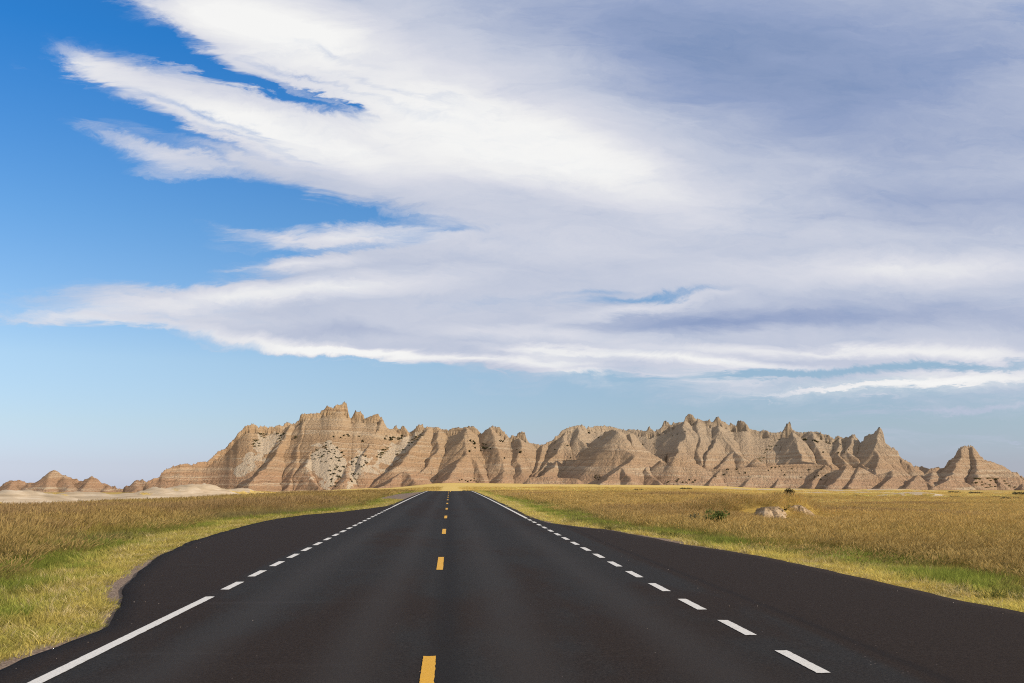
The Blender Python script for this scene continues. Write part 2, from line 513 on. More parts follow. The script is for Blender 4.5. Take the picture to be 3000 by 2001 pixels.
def clay_mask(x, y):
    """bare pale clay: the low flat beyond the left terrace and the swells on the plain"""
    d = x * FH[0] + y * FH[1]
    px = bearing_px(x, y)
    lo = np.interp(px, [-900, 0, 400, 700, 900], [84, 84, 106, 144, 205])
    n = fbm(x / 30, y / 42, 4, 21)
    c = sstep(d, lo, lo + 14) * (1 - sstep(px, 800, 960)) * sstep(n + 0.28, -.1, .25)
    c = c * np.where(d > 560, 0.35, 1)
    # a grassy tongue on the far side of the flat
    c = c * (1 - sstep(d, 380, 460) * sstep(px, 330, 420) * (1 - sstep(px, 640, 720)) * 0.9)
    for mx, my, mw, mh in _mxy:
        q = ((x - mx) / (mw * 1.25)) ** 2 + ((y - my) / (mw * 1.9)) ** 2
        c = np.maximum(c, np.where(q < 4, sstep(.62 + .8 * fbm(x / 5, y / 5, 4, 22) - q, 0, .4), 0))
    return np.where(d > 1, np.clip(c, 0, 1), 0)


def bank_rise(x, y):
    """the turf steps up behind each bare cut bank"""
    z = np.zeros(np.shape(x))
    for px_, r_, w_, h_ in BANKS:
        c = at_depth(px_, HORIZON, r_)
        u, v = x - c[0], y - c[1]
        z = np.maximum(z, h_ * .86 * sstep(v, -.2, .9) * (1 - sstep(v, 3.5, 9)) * np.exp(-(u / (w_ * 2.4)) ** 4) * (1 - .8 * sstep(u, w_ * .8, w_ * 1.9)))
    return z


def gravel_mask(x, y):
    o = off_road(x, y)
    n = fbm(x * 1.1, y * 0.7, 4, 31)
    left = x < 0
    w = np.where(left, 0.10 + 0.20 * sstep(y, 14, 15.5) * (1 - sstep(y, 20.5, 24)) + .22 * (1 - sstep(y, 10.6, 12.4)),
                 0.08 + .42 * sstep(y, 20, 27) * (1 - sstep(y, 36, 46)))
    w = w + np.where(left, 3.4 * sstep(y, 84, 92) * (1 - sstep(y, 125, 150)), 0)
    return 1 - sstep(o + 0.35 * n * np.minimum(w, 1.0) * 1.2, w * .8, w * 1.1 + .1)


# ---------------------------------------------------------------- ground sheet
def build_ground():
    front = np.linspace(-40, 47, 560)
    side = np.concatenate([np.linspace(47, 320, 92)[1:-1]])
    az = np.radians(np.concatenate([front, side]))
    r = np.concatenate([[0.0], np.geomspace(1.5, 900, 420), np.geomspace(920, 30000, 40)])
    A, R_ = np.meshgrid(az, r)
    X, Y = R_ * np.sin(A), R_ * np.cos(A)
    Z = land(X, Y)
    Z = np.where(off_road(X, Y) < 0, np.where((Y < 230), np.minimum(Z, road_z(np.clip(Y, -80, 230)) - 0.06), Z), Z)
    nr, nc = X.shape
    q = grid_quads(nr, nc)
    i = np.arange(nr * nc).reshape(nr, nc)
    wrap = np.stack([i[:-1, -1], i[:-1, 0], i[1:, 0], i[1:, -1]], -1)
    q = np.concatenate([q, wrap])[:, ::-1]
    me = mesh_np('ground', np.stack([X, Y, Z], -1).reshape(-1, 3), q)
    add_attr(me, 'clay', clay_mask(X, Y))
    add_attr(me, 'gravel', np.where(Y < 230, gravel_mask(X, Y), 0))
    o = off_road(X, Y)
    add_attr(me, 'verge', np.where(Y < 230, 1 - sstep(o, 1.2, 6.0), 0))
    m, t, out = material('prairie_ground')
    b = principled(t, out, 1.0, 0.05)
    pos = t.new('ShaderNodeNewGeometry').outputs['Position']
    fine = t.noise(t.mapping(pos, scale=(1.2, 1.2, 1.2)), 1.0, 6, 0.65)
    streak = t.noise(t.mapping(pos, scale=(0.010, 0.035, 0.03)), 1.0, 5, 0.6)
    broad = t.noise(t.mapping(pos, scale=(0.035, 0.12, 0.05), loc=(3, 9, 1)), 1.0, 5, 0.62)
    g1 = t.ramp(broad, [(0.28, (.20, .145, .045)), (0.45, (.32, .225, .065)), (0.6, (.44, .31, .09)), (0.78, (.36, .28, .09))])
    g2 = t.ramp(streak, [(0.3, (.20, .15, .05)), (0.5, (.40, .285, .08)), (0.7, (.52, .37, .11))])
    grass = t.mix(0.55, g1, g2)
    gs = t.new('ShaderNodeSeparateXYZ')
    t.l.new(pos, gs.inputs[0])
    # ripe pale grass on the rise beyond the crest
    ripe = t.math('MULTIPLY', t.smooth(gs.outputs[1], 200.0, 300.0), t.smooth(t.math('ABSOLUTE', t.math('ADD', gs.outputs[0], -30.0)), 120.0, 260.0, 1, .25))
    grass = t.mix(t.math('MULTIPLY', ripe, t.smooth(streak, .3, .5, .45, 1)), grass, (.66, .49, .165, 1))
    grass = t.mix(t.math('MULTIPLY', t.smooth(fine, 0.55, 0.8), 0.6), grass, (.12, .10, .03, 1))
    att = lambda n_: t.new('ShaderNodeAttribute', attribute_name=n_).outputs['Fac']
    verge = t.mix(fine, (.21, .19, .06, 1), (.34, .27, .10, 1))
    col = t.mix(att('verge'), grass, verge)
    clayc = t.ramp(t.noise(t.mapping(pos, scale=(.05, .12, 1.2)), 1.0, 6, .6), [(.3, (.34, .27, .18)), (.5, (.50, .405, .28)), (.68, (.62, .53, .40))])
    col = t.mix(t.smooth(t.math('ADD', att('clay'), t.math('MULTIPLY', t.math('SUBTRACT', fine, .5), .6)), .35, .6), col, clayc)
    speck = t.noise(t.mapping(pos, scale=(38, 38, 38)), 1.0, 2, 0.6)
    grav = t.ramp(speck, [(.3, (.09, .068, .052)), (.5, (.21, .16, .125)), (.7, (.38, .31, .26))])
    col = t.mix(att('gravel'), col, grav)
    t.l.new(col, b.inputs['Base Color'])
    bump(t, b, t.math('ADD', fine, t.math('MULTIPLY', speck, .12)), 0.5, 0.12)
    return obj('ground', me, m, kind='structure')


# ---------------------------------------------------------------- road with its painted lines
def road_point(px, row):
    d = ray(px, row)
    # meet the road surface by stepping along the ray
    t = 1.0
    lo, hi = 1.0, 200.0
    for _ in range(60):
        mid = (lo + hi) / 2
        p = np.array([0, 0, EYE]) + d * mid
        if p[2] < road_z(p[1]):
            hi = mid
        else:
            lo = mid
    return np.array([0, 0, EYE]) + d * lo


def strip(x0, x1, y0, y1, lift, ragged=0.0, seed=1):
    """a painted strip lying on the road"""
    n = max(2, int((y1 - y0) / (0.05 if y1 < 30 else 0.6)) + 1)
    n = min(n, 600)
    y = np.linspace(y0, y1, n)
    k = ragged * np.clip(1.4 - y / 40, .2, 1)
    xl = x0 + k * perlin(y * 14, y * 0 + seed, 3)
    xr = x1 + k * perlin(y * 14, y * 0 + seed + 5.5, 4)
    cols = 4
    v = []
    for c in range(cols):
        f = c / (cols - 1)
        e = np.zeros(n)
        yy = y.copy()
        yy[0] += k[0] * 1.5 * math.sin(seed * 3 + c * 2.1)
        yy[-1] += k[-1] * 1.5 * math.sin(seed * 5 + c * 1.7)
        v.append(np.stack([xl * (1 - f) + xr * f, yy, road_z(yy) + lift], -1))
    v = np.stack(v, 1)
    return v.reshape(-1, 3), grid_quads(n, cols)


def build_road():
    y = np.concatenate([np.arange(-40, 70, 0.35), np.arange(70, 232, 1.0)])
    L, R_ = edge_l(y), edge_r(y)
    cross = np.linspace(0, 1, 40)
    X = L[:, None] * (1 - cross) + R_[:, None] * cross
    Y = np.repeat(y[:, None], 40, 1)
    crown = -0.012 * np.abs(X) ** 1.2 * 0.25
    Z = road_z(Y) + 0 * crown
    # thin worn edge turned down into the shoulder
    X = np.concatenate([X[:, :1] - 0.06, X, X[:, -1:] + 0.06], 1)
    Y = np.concatenate([Y[:, :1], Y, Y[:, -1:]], 1)
    Z = np.concatenate([Z[:, :1] - 0.12, Z, Z[:, -1:] - 0.12], 1)
    me = mesh_np('road', np.stack([X, Y, Z], -1).reshape(-1, 3), grid_quads(*X.shape))
    m, t, out = material('asphalt')
    b = principled(t, out, 0.88, 0.10)
    pos = t.new('ShaderNodeNewGeometry').outputs['Position']
    sep = t.new('ShaderNodeSeparateXYZ')
    t.l.new(pos, sep.inputs[0])
    x, yv = sep.outputs[0], sep.outputs[1]
    wob = t.math('MULTIPLY', t.math('SUBTRACT', t.noise(t.mapping(pos, scale=(.3, .12, 1)), 1.0, 3), .5), .35)
    xw = t.math('ADD', x, wob)
    lane = t.math('MULTIPLY', t.smooth(xw, -3.75, -3.5), t.smooth(xw, 3.95, 4.15, 1, 0))
    grain = t.noise(t.mapping(pos, scale=(34, 34, 34)), 1.0, 5, .85)
    patch = t.noise(t.mapping(pos, scale=(.55, .16, 1)), 1.0, 6, .62)
    patch2 = t.noise(t.mapping(pos, scale=(.25, .05, 1), loc=(9, 2, 0)), 1.0, 5, .6)
    grey = t.ramp(grain, [(.3, (.008, .0078, .008)), (.5, (.0225, .022, .0222)), (.7, (.046, .0445, .0445))])
    brown = t.ramp(grain, [(.3, (.008, .005, .004)), (.5, (.0225, .0158, .0126)), (.7, (.044, .033, .027))])
    rust = t.smooth(t.math('ABSOLUTE', t.math('SUBTRACT', xw, -1.35)), .2, 1.3, .09, 0)      # the oncoming lane is browner
    mixp = t.math('SUBTRACT', t.math('ADD', t.math('MULTIPLY', patch, .6), t.math('MULTIPLY', patch2, .4)), rust)
    f = t.math('MULTIPLY', t.math('SUBTRACT', 1.0, t.smooth(mixp, .40, .53, 1, 0)), lane)
    col = t.mix(f, brown, grey)
    # tyre-polished wheel tracks are a little paler, the joint by the centre line a little darker
    tracks = None
    for c, w_ in ((-2.55, .42), (-.95, .36), (.75, .4), (2.45, .42)):
        g = t.math('ABSOLUTE', t.math('SUBTRACT', xw, c))
        g = t.smooth(g, 0.0, w_ * 1.5, 1, 0)
        tracks = g if tracks is None else t.math('ADD', tracks, g)
    col = t.mix(t.math('MULTIPLY', tracks, .52), col, (.041, .039, .039, 1))
    joint = t.smooth(t.math('ABSOLUTE', t.math('SUBTRACT', t.math('ADD', x, t.math('MULTIPLY', wob, .3)), -.02)), 0.01, .30, 1, 0)
    col = t.mix(t.math('MULTIPLY', joint, .62), col, (.0125, .0118, .012, 1))
    # seam between lane and pull-off, with pale chips lying along it
    seam = t.math('ABSOLUTE', t.math('SUBTRACT', xw, 4.28))
    col = t.mix(t.math('MULTIPLY', t.smooth(seam, 0.0, .13, 1, 0), .55), col, (.012, .010, .010, 1))
    chips = t.new('ShaderNodeTexVoronoi')
    t.l.new(t.mapping(pos, scale=(16, 16, 16)), chips.inputs['Vector'])
    chips.inputs['Scale'].default_value = 1.0
    chip = t.smooth(chips.outputs['Distance'], .10, .16, 1, 0)
    pick = t.new('ShaderNodeSeparateColor')
    t.l.new(chips.outputs['Color'], pick.inputs[0])
    near_seam = t.smooth(t.math('ABSOLUTE', t.math('SUBTRACT', xw, 4.12)), 0.02, .5, .17, .008)
    chosen = t.math('LESS_THAN', pick.outputs[0], near_seam)
    col = t.mix(t.math('MULTIPLY', t.math('MULTIPLY', chip, chosen), .6), col, (.24, .20, .19, 1))
    # the paving joint across the lanes about 36 m out and fine cross marks of the paver
    cross_m = t.noise(t.mapping(pos, scale=(.25, 2.2, 1)), 1.0, 4, .6)
    col = t.mix(t.math('MULTIPLY', t.smooth(cross_m, .6, .75), .25), col, (.050, .046, .046, 1))
    sec = t.math('MULTIPLY', t.smooth(yv, 33.0, 33.4), .22)
    col = t.mix(t.math('MULTIPLY', sec, lane), col, (.020, .020, .021, 1))
    t.l.new(col, b.inputs['Base Color'])
    bump(t, b, grain, 0.6, 0.006)
    road = obj('road', me, m, kind='structure')
    # paint
    def paint(name, rgb, wear):
        pm, pt, po = material(name)
        pb = principled(pt, po, .6, .3)
        ps = pt.new('ShaderNodeNewGeometry').outputs['Position']
        sp = pt.noise(pt.mapping(ps, scale=(60, 60, 60)), 1.0, 3, .7)
        c = pt.mix(pt.smooth(sp, .25, .62), tuple(v * .62 for v in rgb[:3]) + (1,), rgb)
        c = pt.mix(pt.math('MULTIPLY', pt.smooth(pt.noise(pt.mapping(ps, scale=(24, 5, 20)), 1.0, 5, .7), .60, .74), wear), c, (.10, .09, .085, 1))
        pt.l.new(c, pb.inputs['Base Color'])
        bump(pt, pb, sp, .4, .004)
        return pm
    white = paint('white_road_paint', (.72, .72, .69, 1), .3)
    yellow = paint('yellow_road_paint', (.74, .40, .015, 1), .3)
    n = [0]

    def mark(name, x0, x1, y0, y1, mat, ragged=.006, label=None):
        n[0] += 1
        v, q = strip(x0, x1, y0, y1, 0.006, ragged, n[0])
        obj(name, mesh_np(name, v, q, smooth=False), mat, road, label=label)
    lw = .064
    ctr_l = np.mean([road_point(*p)[0] for p in ((613, 1752), (894, 1610), (300, 1906))])
    ctr_r = np.mean([road_point(*p)[0] for p in ((2440, 1985), (2054, 1785), (1761, 1633))])
    ctr_y = np.mean([road_point(*p)[0] for p in ((1259, 1961), (1290, 1651), (1300, 1557))])
    yl = lambda row: road_point(1316, row)[1]
    # left edge line: solid up to the pull-off, short dashes across it, solid again
    y_end = yl(1744)
    mark('edge_line', ctr_l - lw, ctr_l + lw, -30, y_end, white)
    y0 = yl(1724)
    k = 0
    while y0 + 2.06 * k < 59.5:
        mark('edge_dash', ctr_l - lw, ctr_l + lw, y0 + 2.06 * k, y0 + 2.06 * k + 1.16, white)
        k += 1
    mark('edge_line', ctr_l - lw, ctr_l + lw, y0 + 2.06 * k, 226, white)
    # right edge line: dashes across the wide pull-off, solid beyond
    y0 = yl(1986)
    k = -3
    while y0 + 2.14 * k < yl(1521.5):
        mark('edge_dash', ctr_r - lw, ctr_r + lw, y0 + 2.14 * k, y0 + 2.14 * k + 1.16, white)
        k += 1
    mark('edge_line', ctr_r - lw, ctr_r + lw, y0 + 2.14 * k, 226, white)
    # broken yellow centre line
    yf = yl(1923)
    for k in range(-2, 13):
        mark('centre_dash', ctr_y - .062, ctr_y + .062, yf + 12.2 * k - 3.05, yf + 12.2 * k, yellow)
    mark('centre_line', ctr_y + .17, ctr_y + .28, 142, 226, yellow)
    return road


build_ground()
road = build_road()

# ---------------------------------------------------------------- badland walls: traced ridges, then eroded
# tracing sheets: origin and scale of five enlargements of the photograph
SHEET = {1: (0, 1150, .42535), 2: (700, 1140, .29775), 3: (1300, 1140, .29775), 4: (1800, 1140, .29775), 5: (2400, 1140, .25521)}


def sh(n, x, y):
    ox, oy, k = SHEET[n]
    return ox + x * k, oy + y * k


SKYLINE = [(1, [(985, 598 + 60), (1015, 612), (1050, 595), (1095, 585), (1110, 560), (1130, 535), (1190, 510), (1230, 497), (1270, 487), (1300, 488), (1315, 499), (1335, 495), (1380, 475), (1430, 475), (1470, 435), (1500, 405), (1530, 392), (1560, 380), (1580, 345), (1615, 320), (1640, 275), (1665, 258), (1680, 245), (1686, 225), (1700, 230), (1720, 222), (1745, 210), (1770, 225), (1780, 245), (1795, 228), (1830, 228), (1850, 245), (1860, 232), (1890, 240), (1905, 222), (1950, 228), (1975, 198), (1995, 205), (2000, 220), (2035, 210)]),
           (2, [(510, 340), (560, 325), (595, 300), (603, 250), (620, 243), (700, 240), (800, 230), (806, 212), (822, 212), (860, 175), (866, 156), (874, 156), (882, 173), (920, 178), (925, 188), (950, 155), (1015, 150), (1022, 124), (1031, 120), (1034, 104), (1040, 120), (1052, 120), (1066, 148), (1070, 190), (1085, 255), (1092, 280), (1110, 280), (1122, 248), (1143, 212), (1148, 205), (1172, 212), (1186, 224), (1194, 206), (1204, 222), (1218, 244), (1237, 287), (1250, 285), (1275, 270), (1310, 260), (1320, 250), (1340, 250), (1347, 241), (1373, 242), (1390, 275), (1420, 300), (1440, 350), (1465, 387), (1480, 394), (1512, 390), (1530, 358), (1550, 358), (1567, 387), (1592, 388), (1603, 354), (1630, 358), (1652, 392), (1672, 425), (1690, 415), (1720, 400), (1757, 358), (1768, 336), (1776, 350), (1800, 340), (1812, 345), (1818, 376), (1836, 376), (1842, 367), (1900, 372), (1960, 368), (2000, 395), (2060, 402)]),
           (3, [(75, 385), (135, 370), (170, 380), (215, 368), (295, 360), (335, 395), (372, 440), (405, 410), (460, 375), (480, 352), (494, 366), (510, 368), (545, 370), (600, 430), (625, 450), (637, 475), (655, 475), (665, 445), (680, 445), (690, 459), (715, 458), (735, 425), (755, 413), (762, 407), (772, 413), (795, 432), (806, 460), (830, 522), (880, 535), (940, 548), (985, 538), (1018, 530), (1030, 512), (1075, 500), (1095, 465), (1130, 445), (1150, 415), (1200, 385), (1250, 370), (1300, 356), (1330, 350), (1385, 358), (1405, 388), (1418, 378), (1426, 360), (1440, 375), (1500, 358), (1560, 360), (1640, 362), (1690, 380), (1790, 400), (1860, 392), (1930, 402), (1990, 408), (2003, 400), (2012, 366), (2024, 364), (2038, 390), (2052, 390), (2062, 405), (2075, 412), (2100, 400)]),
           (4, [(455, 388), (470, 350), (484, 320), (492, 310), (510, 308), (520, 322), (552, 347), (565, 345), (572, 327), (610, 330), (640, 322), (680, 320), (690, 300), (702, 262), (722, 245), (726, 232), (733, 240), (744, 231), (752, 242), (775, 252), (790, 285), (810, 297), (818, 282), (828, 282), (855, 300), (880, 310), (920, 305), (934, 288), (950, 325), (975, 325), (990, 290), (1003, 266), (1035, 270), (1050, 312), (1075, 320), (1110, 345), (1128, 355), (1142, 328), (1152, 328), (1172, 350), (1198, 355), (1213, 302), (1225, 298), (1250, 307), (1280, 325), (1310, 350), (1332, 388), (1370, 395), (1400, 400), (1420, 415), (1450, 405), (1480, 400), (1510, 405), (1522, 422), (1560, 428), (1620, 425), (1655, 412), (1675, 375), (1695, 330), (1712, 313), (1732, 320), (1742, 372), (1757, 400), (1780, 415), (1840, 425), (1930, 415), (2000, 415), (2050, 440), (2110, 450), (2165, 487), (2195, 452), (2225, 465), (2270, 475)]),
           (5, [(125, 535), (170, 572), (188, 545), (205, 525), (240, 545), (290, 560), (345, 545), (375, 525), (390, 520), (415, 512), (420, 555), (450, 575), (476, 622), (484, 600), (500, 597), (508, 606), (511, 545), (545, 530), (575, 515), (585, 520), (622, 512), (660, 470), (680, 435), (693, 430), (715, 455), (740, 520), (750, 592), (765, 625), (775, 627), (820, 665), (830, 675), (845, 665), (862, 670), (870, 690), (900, 710), (920, 765), (975, 820), (1000, 822), (1050, 850), (1077, 886), (1110, 890), (1180, 892), (1250, 908), (1300, 950), (1380, 1040)])]
SKY_DEPTH = ([400, 430, 500, 600, 700, 850, 1000, 1300, 1400, 1560, 1650, 1800, 2000, 2150, 2324, 2500, 2577, 2680, 2720],
             [742, 750, 772, 795, 818, 838, 850, 850, 842, 832, 842, 862, 852, 848, 838, 818, 802, 778, 775])

RIDGES = [
    (2, [(500, 345, 833), (440, 480, 812), (400, 560, 797), (330, 680, 772), (250, 780, 750), (170, 850, 733), (100, 920, 718), (50, 990, 704)]),
    (2, [(640, 320, 833), (620, 500, 808), (570, 700, 772), (530, 850, 742), (480, 960, 714)]),
    (2, [(800, 330, 836), (760, 520, 806), (690, 640, 780), (660, 760, 757), (720, 870, 735), (800, 960, 712)]),
    (2, [(1090, 330, 846), (1110, 520, 818), (1080, 640, 793), (1065, 780, 763), (1030, 900, 735)]),
    (2, [(1390, 300, 848), (1330, 480, 823), (1230, 620, 793), (1200, 760, 763)]),
    (2, [(1840, 378, 848), (1815, 450, 833), (1700, 600, 798), (1600, 720, 772), (1520, 790, 755)]),
    (2, [(1700, 760, 748), (1620, 808, 738), (1580, 822, 735), (1560, 840, 732), (1480, 910, 717), (1380, 990, 698)]),
    (2, [(1600, 810, 737), (1660, 825, 733), (1740, 910, 713)]),
    (2, [(1980, 400, 843), (1960, 560, 812), (1880, 720, 782), (1760, 850, 752)]),
    (3, [(212, 372, 836), (205, 480, 815), (200, 560, 803), (215, 640, 790), (110, 750, 764), (70, 850, 742), (0, 900, 727)]),
    (3, [(230, 640, 788), (310, 700, 775), (340, 780, 752), (390, 870, 728)]),
    (3, [(480, 354, 843), (520, 520, 816), (560, 680, 784), (600, 800, 757), (570, 890, 733)]),
    (3, [(762, 409, 840), (745, 560, 812), (720, 700, 782), (760, 820, 752), (850, 900, 730)]),
    (3, [(1000, 540, 830), (960, 700, 797), (900, 820, 763), (860, 910, 733)]),
    (3, [(1330, 357, 848), (1330, 470, 828), (1400, 575, 803)]),
    (3, [(1200, 400, 846), (1180, 520, 822), (1100, 640, 795), (1000, 760, 765), (900, 850, 735)]),
    (3, [(1700, 385, 766), (1715, 430, 757), (1745, 570, 741), (1850, 640, 727), (1830, 720, 711), (1750, 770, 699), (1620, 860, 682), (1540, 937, 664)]),
    (3, [(1745, 760, 700), (1800, 830, 686), (1830, 900, 672)]),
    (3, [(1850, 430, 765), (1880, 620, 742), (1960, 740, 722), (2040, 850, 698), (2110, 930, 678)]),
    (3, [(1560, 447, 774), (1530, 580, 753), (1450, 700, 736), (1380, 790, 718), (1290, 870, 698), (1250, 930, 685)]),
    (3, [(1640, 560, 748), (1600, 680, 730), (1500, 800, 710), (1400, 890, 690)]),
    (3, [(1130, 700, 787), (1050, 800, 756), (950, 860, 728), (880, 925, 703)]),
    (3, [(880, 866, 700), (1000, 864, 702), (1150, 872, 700), (1300, 880, 696)]),
    (4, [(700, 300, 848), (705, 360, 834), (680, 480, 812), (640, 570, 797), (610, 660, 782)]),
    (4, [(830, 300, 849), (820, 420, 828), (830, 600, 798), (860, 720, 768)]),
    (4, [(440, 695, 722), (480, 682, 719), (600, 660, 716), (740, 690, 715), (880, 785, 711)]),
    (4, [(600, 660, 716), (560, 780, 693), (520, 890, 672)]),
    (4, [(740, 692, 714), (700, 800, 693), (680, 900, 672)]),
    (4, [(1010, 270, 849), (1040, 400, 832), (1130, 532, 808), (1165, 600, 793), (1150, 660, 780), (1000, 780, 743)]),
    (4, [(1165, 600, 793), (1260, 680, 773), (1370, 762, 748)]),
    (4, [(1000, 480, 822), (940, 620, 792), (900, 740, 760)]),
    (4, [(1375, 694, 752), (1400, 684, 752), (1425, 694, 752)]),
    (4, [(1762, 425, 832), (1788, 480, 812), (1800, 620, 787), (1850, 705, 766), (1960, 722, 752)]),
    (4, [(1930, 417, 830), (2000, 560, 802), (2080, 700, 772), (2140, 780, 748)]),
    (4, [(2200, 457, 823), (2200, 600, 793), (2250, 720, 763)]),
    (4, [(880, 790, 715), (1000, 785, 712), (1140, 780, 710), (1270, 770, 710), (1400, 765, 711), (1530, 747, 714), (1700, 740, 717), (1870, 735, 719), (2050, 742, 714), (2130, 790, 704), (2220, 790, 699), (2260, 760, 696), (2290, 745, 694), (2320, 752, 693), (2340, 772, 692)]),
    (5, [(400, 515, 811), (330, 700, 783), (480, 860, 753), (560, 900, 743), (650, 990, 723)]),
    (5, [(330, 872, 691), (365, 900, 690), (440, 905, 690), (475, 893, 690), (560, 940, 688), (640, 985, 687), (740, 968, 686), (830, 930, 685), (880, 950, 684), (975, 1030, 678)]),
    (5, [(690, 432, 800), (650, 600, 788), (600, 690, 780), (700, 800, 763), (650, 900, 747), (640, 970, 735)]),
    (5, [(900, 715, 790), (960, 820, 770), (1050, 860, 765)]),
    (5, [(640, 790, 769), (850, 850, 764), (1000, 892, 769), (1180, 893, 774), (1260, 910, 774)]),
    (5, [(1120, 983, 673), (1090, 1040, 664), (1010, 1130, 652)]),
    (5, [(1120, 983, 673), (1200, 1050, 668), (1285, 1112, 660)]),
    (5, [(1505, 1003, 668), (1440, 1060, 659), (1290, 1135, 648)]),
    (5, [(1505, 1003, 668), (1560, 1010, 668), (1650, 1055, 667), (1780, 1155, 662)]),
    (5, [(475, 893, 689), (420, 1000, 675), (350, 1110, 655)]),
    (5, [(830, 932, 684), (860, 1000, 675), (720, 1110, 655)]),
    (5, [(330, 875, 690), (240, 1000, 674), (120, 1110, 655)]),
]
for x0_ in (1040, 1400, 1700, 2060, 2290):
    j_ = (x0_ * 7919 % 61) / 61 - .5
    r0_ = float(np.interp(x0_, [960, 1900, 2300], [711, 718, 693]))
    RIDGES.append((4, [(x0_, np.interp(x0_, [960, 1700, 2060, 2190, 2300], [787, 742, 745, 790, 750]), r0_), (x0_ - 55 - 30 * j_, 850 + 30 * j_, r0_ - 10), (x0_ - 135 - 60 * j_, 960, r0_ - 29)]))
FRONT_BUTTE = [(3, x, y, r) for x, y, r in ((1330, 640, 800), (1400, 578, 797), (1430, 574, 794), (1490, 560, 786), (1508, 548, 783), (1530, 500, 779), (1548, 460, 776), (1562, 443, 775), (1590, 416, 772), (1600, 411, 772), (1615, 412, 771), (1650, 396, 769), (1680, 388, 768), (1684, 366, 767), (1692, 357, 767), (1724, 357, 767), (1734, 370, 767), (1738, 386, 766), (1770, 400, 766), (1850, 427, 766), (1882, 440, 768), (1900, 468, 770), (1920, 500, 772), (1980, 580, 778), (2050, 630, 785), (2150, 690, 795), (2200, 730, 800))]
EAST_HILL = [
    (5, [(1180, 1000, 742), (1270, 907, 746), (1300, 905, 748), (1340, 896, 750), (1385, 903, 748), (1405, 922, 746), (1425, 914, 752), (1450, 880, 755), (1482, 830, 758), (1540, 790, 761), (1570, 745, 763), (1598, 677, 764), (1640, 655, 764), (1680, 645, 764), (1720, 648, 764), (1740, 638, 764), (1765, 652, 764), (1790, 680, 766), (1840, 750, 769), (1890, 805, 772), (1980, 835, 774), (2090, 870, 776), (2150, 905, 776), (2190, 940, 774), (2270, 957, 772), (2300, 985, 770), (2351, 1010, 768), (2450, 1060, 762), (2560, 1100, 755)]),
    (5, [(1640, 655, 763), (1600, 800, 746), (1540, 930, 727), (1480, 1000, 713), (1420, 1080, 697)]),
    (5, [(1765, 655, 763), (1800, 820, 743), (1820, 940, 724), (1790, 1060, 700)]),
    (5, [(1980, 838, 772), (2000, 950, 745), (2090, 1080, 713)]),
    (5, [(2200, 945, 771), (2300, 1060, 735), (2360, 1130, 710)]),
    (5, [(1330, 940, 742), (1280, 1010, 725), (1260, 1090, 705)]),
    (5, [(1440, 940, 742), (1600, 945, 738), (1800, 945, 738), (2000, 948, 738), (2200, 952, 738)]),
]
WEST_HILLS = [
    (1, [(-120, 690, 1150), (-60, 640, 1150), (0, 652, 1150), (40, 615, 1150), (75, 606, 1150), (115, 604, 1150), (125, 598, 1150), (140, 600, 1150), (170, 618, 1150), (245, 622, 1155), (290, 590, 1160), (345, 542, 1165), (370, 529, 1165), (400, 541, 1165), (412, 556, 1165), (430, 569, 1165), (445, 570, 1165), (490, 585, 1165), (500, 592, 1165), (530, 591, 1165), (545, 611, 1165), (575, 611, 1165), (582, 596, 1165), (612, 590, 1165), (628, 580, 1165), (634, 569, 1165), (642, 581, 1165), (660, 592, 1165), (680, 601, 1165), (695, 625, 1165), (725, 627, 1165), (742, 634, 1165), (768, 646, 1160), (782, 640, 1160), (795, 641, 1160), (808, 660, 1150), (850, 665, 1150)]),
    (1, [(370, 530, 1164), (330, 590, 1140), (310, 660, 1110)]),
    (1, [(430, 570, 1164), (470, 640, 1130), (460, 680, 1100)]),
    (1, [(634, 572, 1164), (590, 640, 1132), (560, 690, 1098)]),
    (1, [(100, 605, 1149), (60, 660, 1115)]), (1, [(200, 620, 1150), (190, 680, 1105)]), (1, [(740, 634, 1164), (720, 690, 1110)]),
    (1, [(820, 660, 900), (850, 650, 900), (872, 637, 900), (888, 648, 900), (910, 625, 900), (933, 604, 900), (940, 597, 900), (950, 604, 900), (985, 597, 900), (1010, 611, 900), (1040, 640, 890), (1080, 670, 880)]),
    (1, [(945, 602, 899), (930, 650, 875), (900, 690, 850)]),
]


